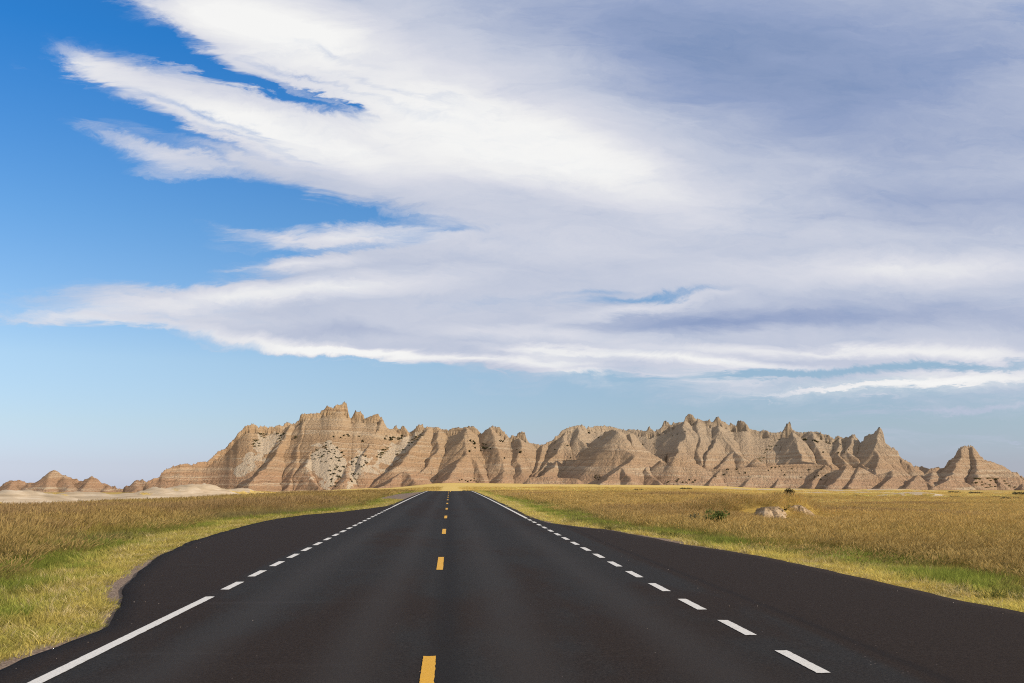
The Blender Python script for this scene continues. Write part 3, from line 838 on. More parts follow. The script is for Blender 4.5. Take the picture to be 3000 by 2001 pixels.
def fastscape(h, dx, base, K, iters, m=0.45):
    """river incision on a height field: gullies that branch and join downhill"""
    nr, nc = h.shape
    n = nr * nc
    idx = np.arange(n).reshape(nr, nc)
    for it in range(iters):
        best = np.zeros((nr, nc))
        rec = idx.copy()
        jit = 1 + 0.25 * np.random.default_rng(it).random((nr, nc))
        for dy in (-1, 0, 1):
            for dx_ in (-1, 0, 1):
                if dy == 0 and dx_ == 0:
                    continue
                ys, yd = slice(max(0, -dy), nr - max(0, dy)), slice(max(0, dy), nr - max(0, -dy))
                xs, xd = slice(max(0, -dx_), nc - max(0, dx_)), slice(max(0, dx_), nc - max(0, -dx_))
                s = (h[ys, xs] - h[yd, xd]) / (dx * math.hypot(dy, dx_)) * jit[ys, xs]
                better = s > best[ys, xs]
                best[ys, xs] = np.where(better, s, best[ys, xs])
                rec[ys, xs] = np.where(better, idx[yd, xd], rec[ys, xs])
        order = np.argsort(-h.ravel(), kind='stable')
        rl = rec.ravel().tolist()
        ol = order.tolist()
        A = [1.0] * n
        for i in ol:
            r = rl[i]
            if r != i:
                A[r] += A[i]
        F = (K * np.array(A).reshape(nr, nc) ** m / dx)
        F[h <= base + .2] = 0
        Fl, H = F.ravel().tolist(), h.ravel().tolist()
        for i in reversed(ol):
            r = rl[i]
            if r != i and Fl[i] > 0:
                f = Fl[i]
                H[i] = (H[i] + f * H[r]) / (1 + f)
        h = np.maximum(np.array(H).reshape(nr, nc), np.minimum(base, h))
    return h, np.array(A).reshape(nr, nc)


rng0 = np.random.default_rng(77)
_b = [-12.0]
while _b[-1] < 110:
    _b.append(_b[-1] + rng0.uniform(1.3, 5.5))
_b = np.array(_b)
_k = rng0.uniform(.25, .85, len(_b))


def terrace(z, x, y, amount=1.0):
    """hard and soft beds: slopes step where the beds change"""
    off = 1.2 * fbm(x / 90, y / 90, 3, 61) + 0.008 * x
    zz = z + off
    i = np.clip(np.searchsorted(_b, zz) - 1, 0, len(_b) - 2)
    a, w = _b[i], _b[i + 1] - _b[i]
    t = np.clip((zz - a) / w, 0, 1)
    return z + amount * w * _k[i] * np.sin(2 * math.pi * t) / (2 * math.pi)


MINOR = {(2, 640, 320), (2, 800, 330), (2, 1090, 330), (2, 1390, 300), (2, 1980, 400), (3, 230, 640), (3, 480, 354), (3, 762, 409), (3, 1000, 540), (3, 1330, 357), (3, 1200, 400),
         (4, 830, 300), (4, 1000, 480), (4, 1930, 417), (4, 2200, 457), (4, 1010, 270), (5, 400, 515), (4, 1165, 600), (3, 1640, 560), (3, 1560, 447), (4, 740, 692), (4, 600, 660)}


def blur1(v, sig):
    n = int(sig * 3) + 1
    k = np.exp(-.5 * (np.arange(-n, n + 1) / max(sig, .3)) ** 2)
    return np.convolve(np.pad(v, n, mode='edge'), k / k.sum(), 'valid')


def opening(v, w):
    """cut away peaks narrower than about 2w columns"""
    p = np.pad(v, 2 * w, mode='edge')
    win = np.lib.stride_tricks.sliding_window_view
    return win(win(p, 2 * w + 1).min(1), 2 * w + 1).max(1)


def wall(name, ridges, tops, x0, x1, y0, y1, dx, slope=.55, rslope=.8, K=.065, iters=9, wobble=1.0, cap=(2.4, 3.2), jag=1.0):
    xs, ys = np.arange(x0, x1, dx), np.arange(y0, y1, dx)
    X, Y = np.meshgrid(xs, ys)
    base = land(X[::4, ::4], Y[::4, ::4])
    base = np.repeat(np.repeat(base, 4, 0), 4, 1)[:len(ys), :len(xs)]
    # domain warp so traced ridges are not ruler-straight
    wx = X + wobble * 2.2 * fbm(X / 22, Y / 22, 3, 71)
    wy = Y + wobble * 2.2 * fbm(X / 22, Y / 22, 3, 72)
    H = base - 3.0
    crest = np.full(X.shape, -1e3)
    PX, D = bearing_px(X, Y), X * FH[0] + Y * FH[1]
    limit = np.full(X.shape, 1e3)
    bodies = []
    for pts in tops:
        P = np.array([at_depth(*q) for q in pts])
        r = np.array([q[2] for q in pts], float)
        bp = bearing_px(P[:, 0], P[:, 1])
        o = np.argsort(bp, kind='stable')
        bp = np.maximum.accumulate(bp[o] + np.arange(len(o)) * 1e-4)
        col = np.arange(math.floor(bp[0]), math.ceil(bp[-1]) + 1.0)
        z, rc = np.interp(col, bp, P[o, 2]), blur1(np.interp(col, bp, r[o]), 14)
        rc = rc + 2.5 * fbm(col / 60, col * 0 + 4.4, 3, 55)
        body = blur1(opening(z, 13), 4)
        z = z + jag * (1.5 * np.clip(fbm(col / 5.5, col * 0 + 2.2, 3, 57), 0, None) - .5 * np.clip(fbm(col / 3.3, col * 0 + 6.2, 2, 58), 0, None))
        stack = [z] + [blur1(np.minimum(body, z), sg) for sg in (3, 9, 22, 45)]
        dk = np.array([0, cap[0], 9, 25, 60.])
        inside = (PX >= col[0]) & (PX <= col[-1])
        ci = np.clip((PX - col[0]).astype(int), 0, len(col) - 2)
        cf = np.clip(PX - col[0] - ci, 0, 1)
        g = lambda a_: a_[ci] * (1 - cf) + a_[ci + 1] * cf
        RC = g(rc)
        d = np.abs(D - RC)
        S = np.stack([g(a_) for a_ in stack])
        di = np.clip(np.searchsorted(dk, d, side='right') - 1, 0, len(dk) - 2)
        df = np.clip((d - dk[di]) / (dk[di + 1] - dk[di]), 0, 1)
        zb = np.take_along_axis(S, di[None], 0)[0] * (1 - df) + np.take_along_axis(S, (di + 1)[None], 0)[0] * df
        # the crest drops steeply where peaks stand proud, then down the face
        fall = np.where(d < cap[0], d * .9 + 0 * d, cap[0] * .9 + (d - cap[0]) * slope)
        fall = fall + np.minimum(d, 3.6) * .85 * sstep(zb, 14, 30)
        h = np.where(inside, zb - fall, -1e3)
        H = np.maximum(H, h)
        crest = np.where(inside, np.maximum(crest, S[0] - d * 1.6), crest)
        # nothing in front of a crest may rise above its outline
        sight = EYE + (S[0] - EYE) * D / RC
        limit = np.where(inside & (D < RC + (6 if len(bodies) else 400)), np.minimum(limit, sight - np.clip(.4 + .02 * (RC - D), 0, None) * sstep(RC - D, .5, 3)), limit)
        bodies.append((col, body, rc))
    for n, pts in ridges:
        p = []
        for x, y, r in pts:
            q = at_depth(*sh(n, x, y), r)
            if (n, pts[0][0], pts[0][1]) in MINOR:
                # a modest rib: keep it close to the face behind
                col, body, rc = bodies[0]
                i = int(np.clip(bearing_px(q[0], q[1]) - col[0], 0, len(col) - 1))
                gap = rc[i] - (body[i] - q[2]) / slope - r
                if gap > 0:
                    q = at_depth(*sh(n, x, y), r + .78 * gap)
            p.append(q)
        p = np.array(p)
        for a, b in zip(p[:-1], p[1:]):
            reach = (max(a[2], b[2]) + 4) / (rslope * .8) + 8
            i0 = max(0, int((min(a[0], b[0]) - reach - x0) / dx))
            i1 = min(len(xs), int((max(a[0], b[0]) + reach - x0) / dx) + 1)
            j0 = max(0, int((min(a[1], b[1]) - reach - y0) / dx))
            j1 = min(len(ys), int((max(a[1], b[1]) + reach - y0) / dx) + 1)
            if i1 <= i0 or j1 <= j0:
                continue
            s = (slice(j0, j1), slice(i0, i1))
            GX, GY = wx[s], wy[s]
            ab = b[:2] - a[:2]
            ll = max(ab @ ab, 1e-6)
            t = np.clip(((GX - a[0]) * ab[0] + (GY - a[1]) * ab[1]) / ll, 0, 1)
            d = np.hypot(GX - a[0] - t * ab[0], GY - a[1] - t * ab[1])
            zc = a[2] + t * (b[2] - a[2])
            h = zc - np.where(d < 1.2, d * .55, .66 + (d - 1.2) * rslope)
            H[s] = np.maximum(H[s], h)
    H = np.minimum(H, np.maximum(limit, base - 3))
    ht = np.clip(H - base, 0, None)
    keep = 1 - sstep(H - crest, -2.2, -.2)          # 0 on the skyline itself
    H = H + keep * sstep(ht, 0, 10) * (1.3 * fbm(X / 13, Y / 13, 4, 81) + 1.7 * fbm(X / 4.5, Y / 4.5, 2, 82))
    # close-set rills down every face
    rl = X + .35 * (Y - 700) * fbm(X / 70, Y / 70, 2, 95) + 2.0 * fbm(X / 9, Y / 9, 2, 96)
    H = H - keep * sstep(ht, 1, 9) * (3.8 * np.abs(fbm(rl / 5.6, Y / 34, 2, 98)) + 1.7 * np.abs(fbm(rl / 2.4, Y / 20, 2, 99)))
    # beds of different strength wear differently
    bed = 0.55 + 0.9 * (np.sin((H + 1.5 * fbm(X / 60, Y / 60, 2, 83)) * 1.15) * .5 + .5)
    Ke = K * bed * (0.04 + 0.96 * keep)
    H2, A = fastscape(H.copy(), dx, base, Ke, iters)
    runnel = sstep(np.log(A * dx * dx), math.log(14), math.log(160)) * sstep(H - base, 1, 5) * (.35 + .65 * sstep(fbm(X / 17, Y / 17, 2, 97), -.25, .3))
    H = np.where(ht > .1, H2, H)
    # fluted caps just under the crest
    flute = np.abs(fbm(X / 2.6, Y / 9.0, 3, 91))
    H = H - keep * sstep(H, 14, 34) * 3.0 * flute
    H = terrace(H, X, Y, .15 + .85 * keep)
    H = H - .6 * np.abs(fbm(X / 2.2, Y / 2.6, 3, 93)) * keep
    H = np.minimum(H, np.maximum(limit + .2, base - 3))
    alive = H > base - 1.2
    q = grid_quads(len(ys), len(xs))
    al = alive.ravel()
    q = q[al[q].any(1)]
    used = np.zeros(X.size, bool)
    used[q.ravel()] = True
    remap = np.cumsum(used) - 1
    V = np.stack([X, Y, H], -1).reshape(-1, 3)[used]
    q = remap[q]
    me = mesh_np(name, V, q)
    add_attr(me, 'runnel', runnel.ravel()[used])
    return me, (x0, y0, dx, H), V, base


def top_line(pts, depth=None):
    out = []
    for q in pts:
        if depth is None:
            n, x, y, r = q
            out.append((*sh(n, x, y), r))
        else:
            n, x, y = q
            p = sh(n, x, y)
            out.append((*p, float(np.interp(p[0], *depth))))
    return out


def in_poly(px, py, poly):
    c = np.zeros(px.shape, bool)
    n = len(poly)
    for i in range(n):
        xi, yi = poly[i]
        xj, yj = poly[i - 1]
        c ^= ((yi > py) != (yj > py)) & (px < (xj - xi) * (py - yi) / (yj - yi + 1e-9) + xi)
    return c


# pale loose scree lying in the bowls and gullies of the tall left butte and its neighbour
SCREE = [[sh(2, *p) for p in P] for P in (
    [(650, 740), (700, 640), (760, 570), (900, 540), (1000, 590), (1060, 640), (1050, 780), (1000, 900), (960, 985), (860, 985), (840, 920), (720, 860)],
    [(1110, 660), (1180, 610), (1260, 640), (1280, 760), (1190, 840), (1130, 960), (1070, 985), (1040, 900), (1100, 830)],
    [(1840, 400), (1790, 400), (1640, 480), (1500, 560), (1380, 620), (1330, 720), (1200, 850), (1260, 840), (1420, 780), (1560, 690), (1700, 560)],
    [(490, 380), (430, 430), (300, 430), (190, 440), (120, 600), (40, 720), (-70, 850), (-60, 900), (40, 850), (200, 720), (330, 600), (430, 480)])]


def rock_material(name, shift=0.0):
    m, t, out = material(name)
    b = principled(t, out, 1.0, 0.05)
    pos = t.new('ShaderNodeNewGeometry').outputs['Position']
    sep = t.new('ShaderNodeSeparateXYZ')
    t.l.new(pos, sep.inputs[0])
    warp = t.noise(t.mapping(pos, scale=(.012, .012, .02)), 1.0, 4, .55)
    warp2 = t.noise(t.mapping(pos, scale=(.09, .09, .09)), 1.0, 4, .6)
    zz = t.math('ADD', t.math('ADD', sep.outputs[2], shift), t.math('MULTIPLY', t.math('SUBTRACT', warp, .5), 7.0))
    zz = t.math('ADD', zz, t.math('MULTIPLY', t.math('SUBTRACT', warp2, .5), 3.0))
    zz = t.math('ADD', zz, t.math('MULTIPLY', sep.outputs[0], .008))
    f = t.math('DIVIDE', zz, 84.0)
    beds = t.ramp(f, [(0.0, (0.377, 0.241, 0.150)), (.09, (0.413, 0.260, 0.161)), (.15, (0.395, 0.253, 0.154)), (.18, (0.454, 0.325, 0.211)), (.22, (0.413, 0.270, 0.163)), (.30, (0.431, 0.285, 0.165)), (.36, (0.401, 0.260, 0.149)), (.42, (0.449, 0.308, 0.183)),
                      (.47, (0.406, 0.270, 0.155)), (.53, (0.454, 0.319, 0.190)), (.58, (0.425, 0.293, 0.172)), (.64, (0.466, 0.342, 0.216)), (.70, (0.436, 0.315, 0.193)), (.76, (0.454, 0.319, 0.184)), (.83, (0.461, 0.332, 0.204)), (.90, (0.442, 0.317, 0.183)), (1.0, (0.442, 0.308, 0.178))])
    # thin beds, pale and rusty
    thin = t.new('ShaderNodeCombineXYZ')
    t.l.new(t.math('MULTIPLY', zz, .48), thin.inputs[2])
    t.l.new(t.math('MULTIPLY', sep.outputs[0], .006), thin.inputs[0])
    band = t.noise(thin.outputs[0], 1.0, 6, .78)
    fade = t.smooth(t.noise(t.mapping(pos, scale=(.03, .03, .09)), 1.0, 5, .65), .40, .60)
    col = t.mix(t.math('MULTIPLY', t.math('MULTIPLY', t.smooth(band, .52, .58), .95), t.math('MULTIPLY_ADD', fade, .65, .35)), beds, (.54, .435, .305, 1))
    col = t.mix(t.math('MULTIPLY', t.math('MULTIPLY', t.smooth(band, .40, .475, 1, 0), .95), t.math('MULTIPLY_ADD', fade, .6, .4)), col, (.27, .17, .095, 1))
    # grey capping silts in the east, warm in the west
    ew = t.smooth(sep.outputs[0], -60.0, 150.0)
    high = t.smooth(zz, 18.0, 46.0)
    col = t.mix(t.math('MULTIPLY', t.math('MULTIPLY', t.math('MULTIPLY_ADD', ew, .8, .2), t.math('MULTIPLY_ADD', high, .65, .35)), .62), col, (.40, .345, .272, 1))
    # wash streaks, dust and lag gravel
    dust = t.noise(t.mapping(pos, scale=(.16, .16, .05)), 1.0, 6, .65)
    col = t.mix(t.math('MULTIPLY', t.smooth(dust, .52, .7), .4), col, (.40, .32, .22, 1))
    spots = t.noise(t.mapping(pos, scale=(1.1, 1.1, 1.1)), 1.0, 4, .75)
    col = t.mix(t.math('MULTIPLY', t.smooth(spots, .57, .67), .55), col, (.175, .13, .08, 1))
    # darker brown lines where the runnels gather
    runnel = t.new('ShaderNodeAttribute', attribute_name='runnel').outputs['Fac']
    col = t.mix(t.math('MULTIPLY', runnel, .78), col, (.135, .09, .055, 1))
    scree = t.new('ShaderNodeAttribute', attribute_name='scree').outputs['Fac']
    sn = t.noise(t.mapping(pos, scale=(.28, .28, .12)), 1.0, 5, .7)
    sc = t.math('MULTIPLY', t.smooth(t.math('ADD', scree, t.math('MULTIPLY', t.math('SUBTRACT', sn, .5), 1.3)), .35, .6), t.smooth(scree, .02, .25))
    col = t.mix(sc, col, t.mix(t.smooth(spots, .52, .66), (.54, .45, .335, 1), (.40, .33, .235, 1)))
    t.l.new(col, b.inputs['Base Color'])
    fb = t.noise(t.mapping(pos, scale=(.55, .55, .8)), 1.0, 6, .68)
    # rills run straight down the faces: relief that ignores height
    rill = t.noise(t.mapping(pos, scale=(.55, .55, .03)), 1.0, 4, .6)
    hgt = t.math('ADD', t.math('MULTIPLY', fb, .8), t.math('ADD', t.math('MULTIPLY', band, .7), t.math('MULTIPLY', rill, 1.3)))
    bump(t, b, hgt, 1.0, 1.9)
    return m


def add_scree(me, V):
    px, py = project(V[:, 0], V[:, 1], V[:, 2])
    s = np.zeros(len(V))
    jx, jy = 20 * fbm(V[:, 0] / 10, V[:, 1] / 10, 4, 51), 20 * fbm(V[:, 0] / 10, V[:, 1] / 10, 4, 52)
    for i, P in enumerate(SCREE):
        s = np.maximum(s, in_poly(px + jx, py + jy, P) * (1.0 if i < 2 else .62))
    add_attr(me, 'scree', s)


rock = rock_material('banded_siltstone')
sky_pts = [(n, x, y) for n, pts in SKYLINE for x, y in pts]
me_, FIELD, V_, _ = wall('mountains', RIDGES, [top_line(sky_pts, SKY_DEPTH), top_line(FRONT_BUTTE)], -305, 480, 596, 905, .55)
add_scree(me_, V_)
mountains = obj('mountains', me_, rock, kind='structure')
east = [(5, x, y, r) for x, y, r in EAST_HILL[0][1]]
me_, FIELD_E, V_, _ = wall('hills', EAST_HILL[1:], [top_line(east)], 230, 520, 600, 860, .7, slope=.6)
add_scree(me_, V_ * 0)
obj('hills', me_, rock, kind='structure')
west = [(1, x, y, r) for x, y, r in WEST_HILLS[0][1]]
west2 = [(1, x, y, r) for x, y, r in WEST_HILLS[7][1]]
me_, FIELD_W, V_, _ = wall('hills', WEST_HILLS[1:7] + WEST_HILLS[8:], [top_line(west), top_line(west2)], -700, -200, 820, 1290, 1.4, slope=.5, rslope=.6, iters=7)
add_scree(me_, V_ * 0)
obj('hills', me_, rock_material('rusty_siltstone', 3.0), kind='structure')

# ---------------------------------------------------------------- grass
def tuft(rng, kind):
    """one clump of grass; kinds: turf, green, seeded, far"""
    spec = {'turf': (46, .05, .12, .16, .006, .9), 'green': (34, .28, .48, .15, .007, .5), 'seeded': (26, .46, .72, .16, .005, .42), 'far': (22, .42, .72, .45, .018, .4), 'straw': (40, .10, .22, .17, .005, .8)}[kind]
    n, h0, h1, spread, w, lean = spec
    V, Q, T, head, shade = [], [], [], [], []

    def quad_strip(pts, widths, side, hd, sd):
        base = len(V)
        for p, wd in zip(pts, widths):
            V.append(p - side * wd)
            V.append(p + side * wd)
            head.extend([hd, hd])
            shade.extend([sd, sd])
        for i in range(len(pts) - 1):
            a = base + 2 * i
            Q.append((a, a + 1, a + 3, a + 2))
    for _ in range(n):
        r = spread * math.sqrt(rng.random())
        th = rng.uniform(0, 2 * math.pi)
        p0 = np.array([r * math.cos(th), r * math.sin(th), -.03])
        h = rng.uniform(h0, h1)
        d = th + rng.normal(0, .8)
        k = lean * rng.uniform(.15, 1.0) * h
        off = np.array([math.cos(d) * k, math.sin(d) * k, 0])
        if kind in ('seeded', 'far'):
            off = off + np.array([.16 * h, 0, 0])       # combed by the wind
        f = rng.uniform(0, 2 * math.pi)
        side = np.array([math.cos(f), math.sin(f), 0])
        sd = rng.uniform(.72, 1.22)
        pts = [p0 + off * t * t + np.array([0, 0, h * t * (1 - .12 * t * lean)]) for t in (0, .4, .75, 1)]
        wd = w * rng.uniform(.7, 1.3)
        quad_strip(pts, [wd, wd * .85, wd * .55, wd * .12], side, 0.0, sd)
        if kind in ('seeded', 'far') and rng.random() < .75:
            up = pts[3] - pts[2]
            up = up / np.linalg.norm(up)
            q = [pts[3] - up * .05 * h / .6, pts[3] + up * .02, pts[3] + up * .08 * h / .6, pts[3] + up * .13 * h / .6]
            hw = wd * (1.6 if kind == 'seeded' else 1.2)
            quad_strip(q, [hw * .3, hw, hw * .8, hw * .15], side, 1.0, sd)
            s2 = np.array([-side[1], side[0], 0])
            quad_strip(q, [hw * .3, hw, hw * .8, hw * .15], s2, 1.0, sd)
    me = mesh_np('grass_tuft', np.array(V), np.array(Q), smooth=False)
    add_attr(me, 'head', head)
    add_attr(me, 'shade', shade)
    return me


def grass_material():
    m, t, out = material('grass_blades')
    tint = t.new('ShaderNodeAttribute', attribute_name='tint', attribute_type='INSTANCER').outputs['Color']
    tip = t.new('ShaderNodeAttribute', attribute_name='tip', attribute_type='INSTANCER').outputs['Color']
    head = t.new('ShaderNodeAttribute', attribute_name='head').outputs['Fac']
    shade = t.new('ShaderNodeAttribute', attribute_name='shade').outputs['Fac']
    col = t.mix(head, tint, tip)
    col = t.vmath('SCALE', col, shade)
    d = t.new('ShaderNodeBsdfDiffuse')
    tr = t.new('ShaderNodeBsdfTranslucent')
    t.l.new(col, d.inputs[0])
    t.l.new(col, tr.inputs[0])
    mx = t.new('ShaderNodeMixShader')
    mx.inputs[0].default_value = .42
    t.l.new(d.outputs[0], mx.inputs[1])
    t.l.new(tr.outputs[0], mx.inputs[2])
    t.l.new(mx.outputs[0], out.inputs['Surface'])
    return m


GRASS_MAT = grass_material()
KINDS = ['turf', 'straw', 'green', 'seeded', 'far']
VARS = 4
tufts = bpy.data.collections.new('grass_tufts')
_rg = np.random.default_rng(5)
for ki, k_ in enumerate(KINDS):
    for v_ in range(VARS):
        me_ = tuft(_rg, k_)
        me_.materials.append(GRASS_MAT)
        tufts.objects.link(bpy.data.objects.new('grass_tuft.%03d' % (ki * VARS + v_), me_))


def scatter_tree():
    ng = bpy.data.node_groups.new('grass_scatter', 'GeometryNodeTree')
    ng.interface.new_socket('Geometry', in_out='INPUT', socket_type='NodeSocketGeometry')
    ng.interface.new_socket('Geometry', in_out='OUTPUT', socket_type='NodeSocketGeometry')
    n, l = ng.nodes, ng.links
    gi, go = n.new('NodeGroupInput'), n.new('NodeGroupOutput')
    ci = n.new('GeometryNodeCollectionInfo')
    ci.inputs['Collection'].default_value = tufts
    ci.inputs['Separate Children'].default_value = True
    ci.inputs['Reset Children'].default_value = True
    iop = n.new('GeometryNodeInstanceOnPoints')
    iop.inputs['Pick Instance'].default_value = True

    def named(nm, ty):
        a = n.new('GeometryNodeInputNamedAttribute')
        a.data_type = ty
        a.inputs['Name'].default_value = nm
        return [o for o in a.outputs if o.enabled and o.name == 'Attribute'][0]
    l.new(gi.outputs[0], iop.inputs['Points'])
    l.new(ci.outputs[0], iop.inputs['Instance'])
    l.new(named('which', 'INT'), iop.inputs['Instance Index'])
    l.new(named('turn', 'FLOAT_VECTOR'), iop.inputs['Rotation'])
    l.new(named('size', 'FLOAT_VECTOR'), iop.inputs['Scale'])
    l.new(iop.outputs[0], go.inputs[0])
    return ng


SCATTER = scatter_tree()


def put_grass(name, x, y, which, width, height, tint, tip, rng):
    z = land(x, y)
    me = bpy.data.meshes.new(name)
    me.vertices.add(len(x))
    me.vertices.foreach_set('co', np.stack([x, y, z], -1).astype(np.float32).ravel())
    add_attr(me, 'which', which, 'INT')
    a = rng.normal(0, .5, len(x)) + np.where(rng.random(len(x)) < .3, rng.uniform(-3, 3, len(x)), 0)
    add_attr(me, 'turn', np.stack([rng.normal(0, .06, len(x)), rng.normal(0, .06, len(x)), a], -1), 'FLOAT_VECTOR')
    add_attr(me, 'size', np.stack([width, width, height], -1), 'FLOAT_VECTOR')
    one = np.ones((len(x), 1))
    add_attr(me, 'tint', np.concatenate([tint, one], 1), 'FLOAT_COLOR')
    add_attr(me, 'tip', np.concatenate([tip, one], 1), 'FLOAT_COLOR')
    o = obj(name, me, GRASS_MAT, kind='stuff')
    md = o.modifiers.new('scatter', 'NODES')
    md.node_group = SCATTER
    return o


def mixc(a, b, f):
    return np.asarray(a)[None] * (1 - f[:, None]) + np.asarray(b)[None] * f[:, None]


def bank_gap(x, y):
    g = np.full(len(x), 9.0)
    for px_, r_, w_, h_ in BANKS:
        c = at_depth(px_, HORIZON, r_)
        g = np.minimum(g, ((x - c[0]) / (w_ * .85)) ** 2 + ((y - c[1] + .80) / (w_ * .78)) ** 2 + .6 * fbm(x * 2.2, y * 2.2, 2, 131))
    return g


def grow_grass():
    rng = np.random.default_rng(12)
    # tall prairie grass in rings, thinner and in bigger clumps farther out
    X, Y, W = [], [], []
    for r0, r1, rho, w in ((6, 14, 34, .85), (14, 30, 16, 1.0), (30, 60, 8, 1.25), (60, 110, 4.2, 1.7), (110, 220, 1.5, 1.5), (220, 430, .30, 2.6)):
        a0, a1 = math.radians(-32), math.radians(39)
        n = int(rho * .5 * (r1 * r1 - r0 * r0) * (a1 - a0))
        r = np.sqrt(rng.uniform(r0 * r0, r1 * r1, n))
        az = rng.uniform(a0, a1, n)
        X.append(r * np.sin(az))
        Y.append(r * np.cos(az))
        W.append(np.full(n, w))
    x, y, w = np.concatenate(X), np.concatenate(Y), np.concatenate(W)
    o = np.where(y < 232, off_road(x, y), 50)
    left = x < 0
    edge_in = np.where(left, 2.0 + .7 * fbm(y / 6, x * 0 + 1.5, 3, 101) + .9 * sstep(y, 22, 8) * 1.0, .85 + .35 * fbm(y / 5, x * 0 + 7.5, 3, 102) + .8 * sstep(y, 36, 48))
    ok = (o > edge_in) & (clay_mask(x, y) < .35) & (bank_gap(x, y) > 1) & (gravel_mask(x, y) < .3)
    # on the clay flat only scattered stems
    x, y, w, o, left, edge_in = (a[ok] for a in (x, y, w, o, left, edge_in))
    r = np.hypot(x, y)
    n = len(x)
    p1 = fbm(x / 9, y / 9, 4, 111)
    p2 = fbm(x / 28, y / 40, 4, 112)
    p3 = fbm(x / 3, y / 3, 2, 113)
    far = r > 105
    band = np.where(left, 2.7, 2.3) * (1 - .45 * sstep(y, 45, 90))
    green = 1 - sstep(o - edge_in + 1.6 * p1, band * .25, band * 1.4)
    green = np.clip(green * np.where(left, .80 + .6 * p1, 1.0 + .4 * p1) + .6 * sstep(p1, .18, .55) * sstep(60 - o, 0, 45) * .8, 0, 1) * (1 - .5 * far)
    gold = sstep(r, 35, 170) * .85 + .4 * sstep(p2, -.05, .45)
    gold = np.clip(gold, 0, 1)
    ripe = sstep(y, 190, 280) * (1 - sstep(np.abs(x - 30), 120, 260) * .75)
    brown = mixc((.61, .45, .15), (.82, .64, .215), gold)
    brown = brown * (1 - ripe[:, None]) + np.array([[.86, .66, .23]]) * ripe[:, None]
    brown = brown * (1 + .32 * p1 + .42 * p2 * (1 - ripe) + .22 * fbm(x / 90, y / 16, 3, 118) * (1 - ripe))[:, None]
    greenc = mixc((.15, .178, .045), (.33, .315, .10), np.clip(.5 + .8 * p3, 0, 1))
    olive = sstep(fbm(x / 70, y / 11, 3, 117), .08, .42) * sstep(r, 25, 45) * (1 - ripe) * .8
    brown = brown * (1 - olive[:, None]) + np.array([[.40, .37, .11]]) * olive[:, None]
    greenc = greenc * np.where(left, 1.0, .74)[:, None]
    tint = brown * (1 - green[:, None]) + greenc * green[:, None]
    mixg = (np.where(left, .55, .32) * (rng.random(n) < .5) * (1 - green))[:, None] * (~far)[:, None]
    tint = tint * (1 - mixg) + np.array([[.30, .30, .085]]) * mixg
    tint = tint * np.where(left, .92, 1.04)[:, None] * rng.uniform(.72, 1.22, n)[:, None]
    tipc = mixc((.54, .40, .16), (.70, .535, .22), np.clip(.5 + rng.normal(0, .4, n), 0, 1)) * (np.where(left, .78, 1.04) * (1 + .2 * p2))[:, None]
    dusk = sstep(p2 + .5 * p1 + .25 * fbm(x / 80, y / 30, 2, 119), .10, .42) * sstep(r, 22, 40) * (1 - far * .7)      # clumps of another, browner grass
    dusk = np.clip(dusk + .8 * np.exp(-((x - 11) / 6) ** 2 - ((y - 47) / 8) ** 2), 0, 1)
    tint = tint * (1 - dusk[:, None] * .55) + np.array([[.30, .215, .125]]) * dusk[:, None] * .55
    tipc = tipc * (1 - dusk[:, None] * .5) + np.array([[.33, .22, .14]]) * dusk[:, None] * .5
    seeded = (rng.random(n) > green * 1.05)
    which = np.where(far, 4, np.where(seeded, 3, 2)) * VARS + rng.integers(0, VARS, n)
    tall = (0.62 + .38 * sstep(o - edge_in, 0, 2.5)) * (1 + .22 * p1 + .18 * p2) * rng.uniform(.8, 1.15, n)
    tall = tall * np.where(far, .62 - .2 * sstep(r, 150, 300), 1.0) * np.where(left, .86, .62)
    tall *= np.where(~seeded & ~far, .95 + .25 * p3, 1)
    for px_, r_, w_, h_ in BANKS:                   # grazed low in front of the cut banks
        c = at_depth(px_, HORIZON, r_)
        tall *= 1 - .80 * np.exp(-((x - c[0] + .1 * (c[1] - y)) / (w_ * 1.5)) ** 2) * sstep(y, c[1] - 11, c[1] - 7) * (1 - sstep(y, c[1] - .5, c[1] + .3))
    put_grass('prairie_grass', x, y, which, w * rng.uniform(.85, 1.25, n), np.clip(tall, .11, 1.3), np.clip(tint, .01, .8), np.clip(tipc, .01, .8), rng)
    cnt = n
    # mown verge: short turf and straw right along the pavement
    X, Y = [], []
    for y0, y1, per, wide in ((6, 12, 75, 4.2), (12, 22, 60, 4.2), (22, 40, 34, 4), (40, 80, 15, 3.5), (80, 165, 6, 3.5)):
        for s in (-1, 1):
            n = int((y1 - y0) * wide * per)
            yy = rng.uniform(y0, y1, n)
            oo = rng.uniform(-.10, wide, n)
            X.append(edge_l(yy) - oo if s < 0 else edge_r(yy) + oo)
            Y.append(yy)
    x, y = np.concatenate(X), np.concatenate(Y)
    # also the wide foreground verge on the left
    ok = (np.abs(x) < y * .66 + 2.5)
    x, y = x[ok], y[ok]
    o = off_road(x, y)
    g = gravel_mask(x, y)
    ok = (o > -.02 - .08 * rng.random(len(x)) ** 2) & (rng.random(len(x)) > g * 1.06) & (bank_gap(x, y) > 1)
    x, y, o = x[ok], y[ok], o[ok]
    n = len(x)
    left = x < 0
    p1 = fbm(x / 2.6, y / 2.6, 3, 121)
    p2 = fbm(x / .9, y / 2.2, 3, 122)
    lush = np.where(left, sstep(o + .5 * p1, .7, 2.2), sstep(o + .4 * p1, .7, 1.6))
    lush = np.clip(lush * (.72 + .8 * p1) + .35 * sstep(p2, .0, .4) + .18 * left, 0, 1)
